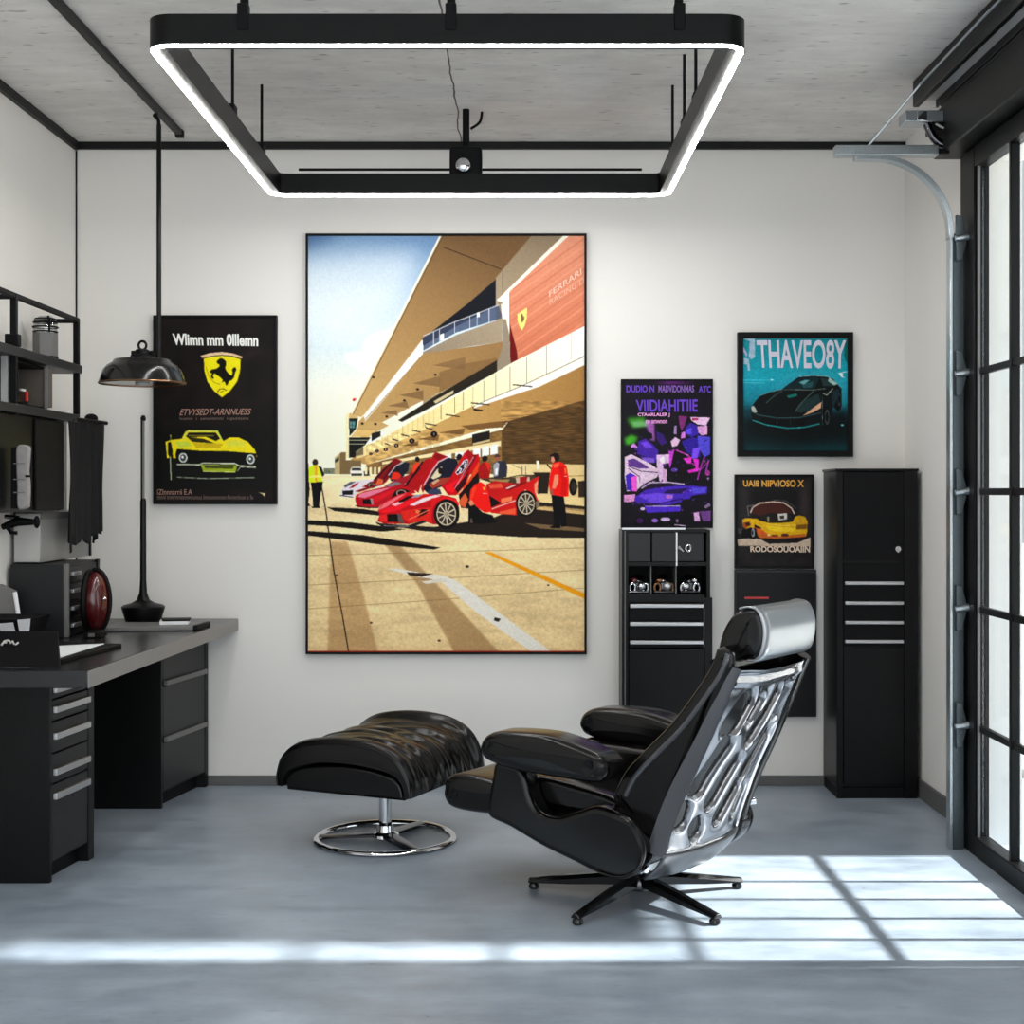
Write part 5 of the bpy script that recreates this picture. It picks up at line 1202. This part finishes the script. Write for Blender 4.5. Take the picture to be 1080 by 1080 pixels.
lettering('FERRARI', [(424, 482), (686, 292), (690, 342), (426, 528)], C8, PY - 0.0008, t, wi, 0.01)
lettering('RACING D', [(428, 546), (708, 362), (712, 410), (430, 592)], C8, PY - 0.0008, t, ink('faint_banner_ink', (206, 158, 136)), 0.005)

# --- yellow car poster
t = thing('framed_poster', 'black framed poster with a yellow sports car and a yellow shield behind the pendant lamp', 'poster', (-1.44, 6.79, 1.34))
frame(t, 161.3, 332.3, 291.8, 531.8, 2.6, M['blackmatt'])
p = Pic(163, 334, 290, 530, (30, 23, 21)); Y6 = (150, 320, 4.907); p.T = Y6
p.noise(0.25, 40); p.poly([(60, 640), (700, 640), (700, 960), (60, 960)], (14, 17, 12), .9, soft=12)
p.poly([(420, 300), (600, 230), (640, 240), (520, 300)], (52, 42, 38), .6, soft=8)
sh_ = [(314, 282), (360, 272), (412, 267), (464, 272), (512, 286), (509, 350), (494, 405), (456, 456), (412, 492), (370, 458), (334, 408), (317, 350)]
p.poly([(302, 272), (350, 258), (412, 252), (470, 260), (516, 276), (512, 288), (412, 270), (310, 284)], (214, 184, 150)); p.poly(sh_, (40, 34, 10)); p.poly([(412 + (x - 412) * .95, 375 + (y - 375) * .955) for x, y in sh_], (228, 208, 22))
horse = [(346, 352), (360, 342), (384, 338), (398, 326), (400, 316), (390, 314), (383, 302), (392, 292), (404, 284), (420, 288), (432, 300), (434, 318), (428, 334), (436, 352), (450, 368), (462, 374), (466, 358), (462, 344), (472, 332), (482, 330), (486, 346), (480, 356), (474, 384), (462, 398), (448, 404), (444, 416), (434, 428), (430, 418), (424, 404), (408, 412), (416, 398), (404, 384), (386, 372), (374, 362), (364, 376), (372, 388), (362, 392), (354, 378), (362, 362), (352, 360)]
p.poly(horse, (14, 12, 8)); p.line([(330, 330), (345, 380), (372, 410), (404, 420)], 3, (150, 134, 20)); p.line([(388, 460), (400, 444), (420, 442), (436, 452)], 4, (40, 34, 10)); p.line([(402, 462), (420, 452)], 3, (40, 34, 10))
# car
p.poly([(122, 716), (150, 706), (205, 700), (224, 664), (240, 655), (390, 657), (412, 700), (420, 712), (450, 694), (500, 694), (545, 716), (580, 756), (592, 790), (580, 826), (560, 780), (180, 760), (176, 800), (130, 800)], (226, 202, 26))
p.poly([(226, 690), (240, 668), (380, 668), (402, 700), (380, 712), (330, 690), (250, 692)], (30, 30, 18)); p.line([(216, 700), (238, 660), (388, 660), (412, 706)], 6, (176, 196, 110)); p.poly([(230, 690), (320, 700), (376, 724), (260, 716)], (52, 48, 20)); p.line([(240, 684), (372, 684)], 3, (190, 170, 40))
p.poly([(170, 716), (240, 712), (258, 738), (190, 745)], (170, 196, 90), .7); p.poly([(430, 716), (480, 704), (540, 720), (520, 742), (440, 740)], (190, 196, 90), .6); p.poly([(260, 720), (420, 726), (400, 748), (280, 746)], (190, 164, 20))
p.poly([(180, 752), (300, 762), (440, 764), (588, 776), (592, 820), (560, 850), (180, 832), (172, 780)], (14, 13, 11)); p.poly([(134, 720), (150, 712), (160, 770), (146, 800), (134, 780)], (22, 18, 8))
for cx_, cy_ in ((212, 798), (558, 806)):
    p.ell(cx_, cy_, 22, 25, (196, 200, 196)); p.ell(cx_, cy_, 15, 18, (70, 76, 74)); p.ell(cx_ - 3, cy_ - 3, 6, 7, (226, 230, 226))
p.line([(180, 832), (296, 834), (312, 826), (480, 828), (500, 840), (586, 844)], 6, (190, 196, 170)); p.poly([(302, 834), (490, 836), (482, 872), (314, 866)], (146, 160, 40)); p.poly([(320, 838), (474, 840), (468, 856), (326, 852)], (70, 78, 20)); p.line([(314, 868), (480, 872)], 4, (206, 214, 120))
p.poly([(140, 780), (160, 780), (164, 900), (150, 916), (140, 880)], (24, 24, 20)); p.line([(146, 790), (150, 912)], 5, (170, 176, 150)); p.line([(180, 898), (340, 906), (580, 900)], 4, (150, 156, 140)); p.line([(490, 868), (506, 846), (586, 850)], 4, (150, 156, 140)); p.poly([(170, 840), (300, 846), (310, 890), (180, 890)], (20, 18, 16)); p.line([(148, 680), (150, 720)], 4, (200, 190, 60))
p.poly([(598, 976), (634, 982), (630, 1000), (620, 986)], (206, 186, 150))
p.noise(0.05, 3); p.sheet('print', PY, t, M['gloss'])
ww = ink('poster_white_ink', (232, 228, 222)); wb = ink('poster_dusty_ink', (150, 112, 98)); wd_ = ink('poster_dim_ink', (104, 84, 76))
lettering('Wlimn mm 0lllemn', [(155, 155), (600, 158), (600, 222), (160, 216)], Y6, PY - 0.0008, t, ww, 0.035)
lettering('ETVYSEDT-ARNNUESS', [(204, 546), (566, 544), (556, 576), (192, 580)], Y6, PY - 0.0008, t, wb, 0.01)
lettering('hutnn  i  sanoiitmni  icpuntuna', [(194, 588), (552, 586), (550, 606), (196, 608)], Y6, PY - 0.0008, t, wd_)
lettering('IZInnnarrii E.A', [(78, 962), (258, 962), (258, 990), (78, 990)], Y6, PY - 0.0008, t, wb)
lettering('mnni mmrnmenmnnunuu iimnuennnon-fimmrlnon a fu', [(78, 990), (574, 992), (574, 1014), (78, 1014)], Y6, PY - 0.0008, t, wd_)

# --- purple poster
t = thing('poster', 'tall purple and violet collage poster above the wall tool cabinet', 'poster', (0.72, 6.79, 1.23))
frame(t, 655, 399.8, 752, 556.8, 1.2, M['blackmatt'], 6.80)
p = Pic(656, 401, 751, 555.8, (22, 16, 28)); PU = (654, 398, 6.67); p.T = PU
p.noise(0.3, 24)
p.poly([(225, 40), (360, 30), (540, 40), (360, 50)], (150, 50, 170), .8, soft=4)
p.poly([(50, 285), (170, 275), (190, 340), (90, 360), (60, 320)], (66, 150, 40), .9, soft=6); p.poly([(30, 430), (80, 400), (130, 420), (100, 470), (40, 480)], (70, 160, 40), .95, soft=5); p.poly([(80, 310), (200, 305), (200, 345), (100, 352)], (110, 160, 110), .9, soft=3)
p.poly([(180, 305), (240, 300), (245, 450), (210, 440), (190, 360)], (176, 110, 190), .8, soft=3)
p.poly([(140, 400), (180, 375), (225, 395), (230, 430), (150, 440)], (20, 14, 30)); p.poly([(130, 450), (180, 430), (240, 480), (270, 520), (250, 600), (180, 590), (120, 540)], (74, 40, 150)); p.poly([(140, 460), (190, 450), (230, 490), (180, 500)], (110, 70, 200)); p.line([(120, 540), (240, 590)], 8, (30, 18, 60)); p.poly([(150, 560), (240, 570), (240, 600), (170, 600)], (120, 90, 190))
p.poly([(255, 380), (300, 400), (330, 460), (290, 480), (260, 440)], (60, 30, 110)); p.poly([(380, 340), (395, 340), (395, 400), (375, 400)], (150, 120, 170)); p.poly([(355, 450), (385, 420), (420, 440), (400, 480), (365, 490)], (206, 170, 200))
p.poly([(410, 272), (470, 276), (450, 340), (430, 380), (415, 330)], (120, 50, 110)); p.poly([(490, 280), (630, 284), (600, 340), (540, 330), (500, 305)], (222, 180, 214)); p.poly([(540, 345), (610, 340), (610, 400), (570, 410), (545, 385)], (206, 150, 196)); p.poly([(500, 288), (550, 286), (545, 302), (505, 304)], (160, 40, 90))
p.poly([(455, 360), (490, 320), (540, 340), (550, 400), (500, 420), (460, 400)], (64, 40, 150)); p.poly([(460, 370), (500, 355), (500, 400), (468, 398)], (100, 80, 220)); p.poly([(430, 390), (455, 380), (455, 425), (425, 430)], (200, 120, 210))
p.poly([(430, 450), (500, 420), (560, 430), (560, 560), (510, 560), (460, 520)], (54, 34, 140)); p.poly([(540, 410), (630, 420), (630, 540), (590, 560), (550, 500)], (84, 76, 190)); p.poly([(510, 500), (560, 490), (540, 570), (500, 570)], (120, 80, 230))
p.poly([(360, 540), (400, 490), (490, 560), (500, 700), (420, 740), (350, 690)], (16, 10, 20)); p.poly([(340, 520), (380, 505), (350, 640), (340, 600)], (190, 70, 190)); p.line([(390, 510), (450, 535), (490, 560)], 10, (170, 60, 150)); p.ell(380, 650, 22, 14, (90, 60, 150))
p.poly([(440, 570), (500, 560), (496, 606), (470, 604)], (226, 60, 190)); p.poly([(510, 570), (550, 575), (545, 660), (480, 672), (470, 655), (530, 640)], (214, 50, 190)); p.line([(590, 560), (560, 640), (540, 720)], 9, (150, 50, 150)); p.line([(620, 580), (600, 660)], 9, (150, 70, 170)); p.ell(612, 672, 18, 20, (150, 60, 130)); p.line([(500, 600), (560, 650), (620, 590)], 5, (190, 60, 170))
p.poly([(78, 480), (100, 462), (124, 490), (110, 540), (80, 510)], (196, 130, 206)); p.ell(100, 512, 24, 22, (24, 16, 34))
p.poly([(36, 560), (80, 540), (200, 600), (280, 655), (260, 700), (180, 740), (120, 790), (50, 800), (34, 700)], (206, 180, 200)); p.poly([(55, 580), (100, 570), (170, 610), (210, 640), (130, 640), (60, 620)], (96, 60, 130)); p.line([(50, 620), (150, 660), (280, 670)], 6, (60, 34, 80)); p.line([(60, 640), (140, 700), (140, 740)], 6, (70, 40, 90))
p.poly([(40, 690), (70, 670), (110, 690), (100, 800), (50, 790)], (70, 40, 170)); p.poly([(80, 700), (120, 690), (120, 800), (86, 800)], (226, 90, 190)); p.poly([(255, 545), (345, 540), (345, 600), (300, 610), (310, 700), (280, 740), (260, 640)], (206, 170, 206)); p.ell(298, 580, 18, 22, (240, 220, 236)); p.poly([(300, 640), (330, 650), (326, 730), (300, 735)], (190, 150, 180))
p.poly([(30, 826), (110, 820), (100, 872), (30, 874)], (206, 140, 190)); p.poly([(140, 770), (200, 735), (330, 730), (370, 745), (270, 770), (180, 800)], (36, 20, 50)); p.line([(150, 780), (210, 740), (330, 735), (450, 750)], 8, (190, 170, 200))
p.poly([(105, 840), (180, 790), (330, 765), (500, 760), (610, 770), (605, 815), (500, 830), (480, 860), (330, 900), (180, 890), (110, 890)], (76, 44, 170)); p.poly([(130, 830), (260, 810), (380, 820), (350, 880), (220, 880)], (110, 76, 210)); p.poly([(330, 790), (480, 775), (430, 815), (300, 815)], (44, 24, 80)); p.poly([(500, 775), (600, 776), (596, 808), (510, 815)], (90, 80, 200)); p.line([(110, 880), (260, 890), (440, 850)], 7, (30, 16, 50)); p.ell(345, 838, 26, 14, (170, 110, 190))
p.poly([(170, 900), (300, 908), (425, 905), (420, 940), (300, 945), (190, 950)], (84, 50, 190)); p.line([(180, 905), (420, 902)], 6, (190, 170, 214)); p.poly([(430, 860), (480, 850), (490, 960), (440, 980)], (18, 12, 22)); p.ell(160, 922, 16, 10, (214, 190, 224))
p.ell(140, 1006, 24, 18, (70, 30, 90)); p.ell(244, 1004, 22, 14, (150, 110, 200)); p.ell(318, 996, 34, 14, (196, 170, 220)); p.poly([(515, 950), (550, 945), (560, 1010), (520, 1010)], (206, 160, 206)); p.poly([(556, 940), (636, 935), (630, 1010), (580, 1010)], (110, 70, 130)); p.poly([(585, 910), (620, 878), (634, 900), (600, 920)], (130, 110, 140)); p.line([(380, 1034), (460, 1042)], 7, (190, 170, 200)); p.ell(400, 1006, 10, 14, (120, 100, 130))
rr_ = np.random.default_rng(3)
for k in range(150):
    x, y = rr_.uniform(40, 620), rr_.uniform(420, 960); q = rr_.uniform(5, 16)
    c_ = [(120, 60, 200), (196, 90, 200), (24, 14, 34), (70, 40, 150), (220, 190, 226)][int(rr_.integers(0, 5))]
    p.poly([(x, y), (x + q * rr_.uniform(.5, 2), y + q * rr_.uniform(-.6, .6)), (x + q * rr_.uniform(-.5, 1), y + q * rr_.uniform(.4, 1.2))], c_, .65)
p.noise(0.12, 3); p.sheet('print', 6.806, t, M['gloss'])
vi = ink('violet_ink', (92, 44, 186)); pk = ink('pink_ink', (226, 150, 210))
lettering('DUDIO N', [(44, 56), (240, 56), (240, 106), (44, 106)], PU, 6.8052, t, vi, 0.03)
lettering('MADVIDONMAS', [(270, 56), (520, 56), (520, 106), (270, 106)], PU, 6.8052, t, ink('lilac_ink', (128, 84, 176)), 0.02)
lettering('ATC', [(552, 60), (640, 60), (640, 108), (552, 108)], PU, 6.8052, t, vi, 0.03)
lettering('VIIDIAHITIIE', [(110, 158), (545, 154), (545, 242), (115, 242)], PU, 6.8052, t, vi, 0.02)
lettering('CTAARLALER J', [(124, 250), (350, 250), (350, 280), (124, 280)], PU, 6.8052, t, pk, 0.03)
lettering('nn amwnon', [(180, 300), (332, 300), (332, 324), (180, 324)], PU, 6.8052, t, pk, 0.02)

# --- teal poster
t = thing('framed_poster', 'black framed teal poster of a dark sports car above the tall cabinet', 'poster', (1.33, 6.79, 1.57))
frame(t, 778.4, 350.2, 900, 481.6, 5.6, M['blackmatt'])
p = Pic(783.5, 357, 895.5, 475.5, (20, 130, 140)); TE = (776, 346, 7.826); p.T = TE
p.poly([(50, 80), (940, 80), (940, 420), (50, 420)], (22, 128, 138), 1, (28, 150, 166), ((100, 80), (100, 420)))
p.poly([(50, 420), (940, 420), (940, 680), (50, 680)], (30, 146, 164), 1, (18, 110, 122), ((100, 430), (100, 680)))
p.poly([(50, 640), (940, 640), (940, 1020), (50, 1020)], (16, 84, 94), 1, (8, 34, 38), ((100, 640), (100, 800)), soft=8)
p.poly([(380, 420), (500, 350), (700, 330), (900, 420), (920, 640), (300, 640)], (90, 150, 160), .35, soft=20)
p.line([(60, 432), (320, 432)], 12, (60, 176, 190), .8); p.line([(60, 452), (240, 455)], 6, (110, 200, 208), .6); p.ell(300, 428, 10, 5, (200, 230, 230))
p.poly([(100, 760), (900, 700), (920, 880), (500, 930), (120, 880)], (6, 14, 16), .95, soft=10); p.poly([(70, 960), (400, 990), (940, 960), (940, 1010), (70, 1010)], (14, 92, 94), .6, soft=10)
p.poly([(122, 690), (150, 620), (200, 560), (290, 525), (380, 505), (440, 460), (520, 405), (620, 396), (740, 400), (800, 420), (838, 466), (870, 500), (874, 640), (830, 680), (800, 650), (770, 800), (720, 830), (560, 830), (300, 800), (140, 750)], (12, 20, 22))
p.poly([(390, 500), (450, 456), (530, 412), (640, 404), (690, 414), (650, 500), (520, 510)], (22, 46, 50)); p.poly([(520, 450), (570, 430), (610, 430), (560, 470)], (96, 150, 150)); p.poly([(540, 470), (640, 440), (630, 490), (560, 495)], (60, 110, 112), .6); p.poly([(700, 414), (770, 420), (836, 466), (800, 480), (720, 480)], (40, 60, 62)); p.line([(520, 402), (640, 392), (760, 402), (838, 462)], 7, (160, 176, 172), .7); p.poly([(770, 412), (838, 462), (810, 474), (760, 440)], (150, 176, 166))
p.line([(200, 560), (290, 527), (385, 508), (640, 512), (740, 500)], 6, (140, 150, 140), .7); p.line([(250, 620), (330, 550), (385, 520)], 7, (90, 110, 106), .7); p.line([(490, 690), (540, 620), (640, 520)], 8, (110, 130, 124), .7); p.poly([(420, 560), (500, 540), (510, 560), (440, 580)], (20, 110, 100)); p.poly([(500, 690), (560, 600), (680, 540), (700, 600), (620, 680), (540, 700)], (44, 66, 66), .8)
p.poly([(130, 650), (150, 640), (180, 690), (160, 700), (136, 690)], (166, 170, 160)); p.poly([(550, 726), (600, 690), (650, 650), (706, 610), (700, 660), (640, 694)], (206, 160, 130)); p.line([(130, 690), (200, 720), (340, 742), (520, 740), (700, 700)], 8, (60, 92, 94), .9)
p.poly([(200, 740), (400, 760), (580, 756), (560, 800), (300, 800), (220, 780)], (6, 8, 10)); p.line([(140, 760), (260, 800), (430, 826), (560, 820), (690, 790)], 9, (46, 150, 150), .9); p.line([(340, 750), (345, 800)], 4, (50, 70, 70)); p.line([(450, 750), (455, 800)], 4, (50, 70, 70))
p.ell(735, 740, 30, 100, (6, 8, 9)); p.ell(752, 735, 18, 62, (70, 80, 78), ring=.3); p.ell(845, 600, 28, 88, (6, 8, 9)); p.ell(852, 590, 14, 52, (56, 70, 72), ring=.3); p.line([(715, 560), (712, 700), (716, 800)], 4, (90, 110, 110)); p.poly([(800, 520), (850, 500), (850, 560), (800, 660), (790, 580)], (24, 50, 54)); p.line([(720, 540), (750, 556), (800, 500)], 5, (176, 176, 160))
p.poly([(845, 372), (880, 366), (880, 400), (905, 410), (870, 408)], (200, 210, 210)); p.line([(880, 366), (928, 360)], 6, (200, 210, 210)); p.ell(876, 800, 12, 8, (90, 170, 170))
p.poly([(62, 90), (160, 90), (160, 240), (130, 260), (110, 240), (118, 110)], (150, 168, 186)); p.poly([(62, 150), (100, 220), (90, 240), (62, 190)], (176, 160, 186)); p.poly([(66, 250), (110, 256), (120, 350), (105, 356), (96, 300), (66, 300)], (150, 170, 186)); p.poly([(900, 100), (925, 100), (925, 300), (890, 240)], (20, 90, 84), .8)
p.noise(0.08, 4); p.sheet('print', PY, t, M['gloss'])
lettering('THAVEO8Y', [(170, 98), (912, 98), (905, 336), (185, 330)], TE, PY - 0.0008, t, ink('pale_lilac_ink', (196, 194, 208)), 0.02)

# --- small poster
t = thing('framed_poster', 'small black framed poster of a yellow-orange car above the plain black panel', 'poster', (1.23, 6.79, 1.04))
frame(t, 775.4, 500.4, 858.6, 600, 2.4, M['blackmatt'])
p = Pic(777, 502, 857, 598.6, (40, 36, 36)); SM = (772, 498, 10.19); p.T = SM
p.noise(0.12, 20); p.poly([(180, 180), (720, 180), (720, 480), (180, 480)], (30, 27, 28), .9, soft=14); p.poly([(730, 180), (820, 80), (830, 640), (720, 560)], (72, 62, 62), .7, soft=10); p.poly([(70, 160), (190, 170), (180, 560), (80, 600)], (58, 54, 54), .6, soft=10)
p.poly([(60, 720), (240, 706), (400, 740), (700, 760), (840, 700), (840, 760), (840, 800), (70, 790)], (190, 170, 150), .95); p.poly([(250, 690), (500, 730), (820, 680), (700, 760), (400, 770)], (26, 22, 22), .95)
p.line([(200, 440), (225, 380), (300, 335), (440, 320), (560, 332), (640, 390), (670, 450)], 15, (196, 170, 156)); p.poly([(215, 440), (240, 380), (320, 340), (440, 330), (550, 345), (620, 400), (640, 440), (560, 450), (420, 440), (300, 470)], (74, 40, 32)); p.line([(440, 300), (580, 310), (690, 390)], 7, (90, 90, 92)); p.line([(168, 370), (182, 470)], 10, (110, 106, 106)); p.line([(165, 370), (240, 356)], 12, (100, 96, 96))
p.poly([(290, 480), (420, 440), (600, 440), (660, 500), (640, 540), (480, 545), (330, 530)], (38, 36, 34)); p.poly([(490, 450), (590, 440), (590, 505), (500, 520)], (190, 184, 176)); p.poly([(380, 480), (400, 478), (400, 535), (384, 535)], (140, 136, 120)); p.poly([(510, 470), (560, 465), (560, 500), (520, 505)], (60, 54, 50))
p.poly([(115, 510), (150, 495), (270, 500), (300, 520), (400, 548), (560, 545), (650, 535), (680, 480), (720, 465), (780, 480), (808, 530), (804, 640), (790, 690), (640, 700), (480, 712), (300, 700), (250, 640), (210, 590), (150, 610), (118, 580)], (206, 160, 24))
p.poly([(120, 540), (190, 530), (210, 570), (150, 606), (120, 590)], (150, 84, 30)); p.poly([(140, 545), (190, 540), (196, 570), (160, 580)], (60, 34, 24)); p.poly([(680, 490), (730, 475), (790, 500), (800, 600), (690, 600)], (190, 146, 26)); p.poly([(690, 570), (800, 560), (800, 610), (690, 615)], (120, 84, 24)); p.poly([(230, 590), (300, 600), (380, 660), (410, 680), (300, 690), (250, 650)], (200, 96, 40)); p.poly([(240, 560), (320, 600), (300, 610), (240, 590)], (40, 28, 20)); p.poly([(340, 570), (520, 590), (680, 600), (660, 640), (480, 640), (400, 620)], (230, 186, 40)); p.poly([(270, 660), (500, 690), (790, 660), (780, 695), (480, 714), (290, 704)], (176, 96, 40)); p.ell(568, 676, 42, 18, (90, 50, 30)); p.ell(460, 680, 40, 12, (120, 60, 34)); p.ell(398, 672, 18, 14, (246, 196, 110)); p.line([(390, 560), (560, 575), (690, 570)], 6, (236, 204, 90))
p.poly([(50, 600), (110, 605), (130, 640), (90, 665), (60, 650)], (70, 66, 70)); p.poly([(110, 620), (260, 600), (280, 700), (240, 720), (110, 700)], (14, 12, 12)); p.ell(228, 650, 18, 46, (150, 150, 156)); p.ell(224, 650, 9, 30, (50, 50, 56))
p.noise(0.08, 4); p.sheet('print', PY, t, M['gloss'])
gi = ink('gold_ink', (206, 150, 50)); cr_ = ink('cream_ink', (206, 184, 160))
lettering('UAI8 NIPVIOSO X', [(118, 86), (775, 82), (772, 160), (122, 156)], SM, PY - 0.0008, t, gi, 0.03)
lettering('RODOSOUOAIIN', [(196, 796), (840, 790), (838, 864), (198, 858)], SM, PY - 0.0008, t, cr_, 0.035)
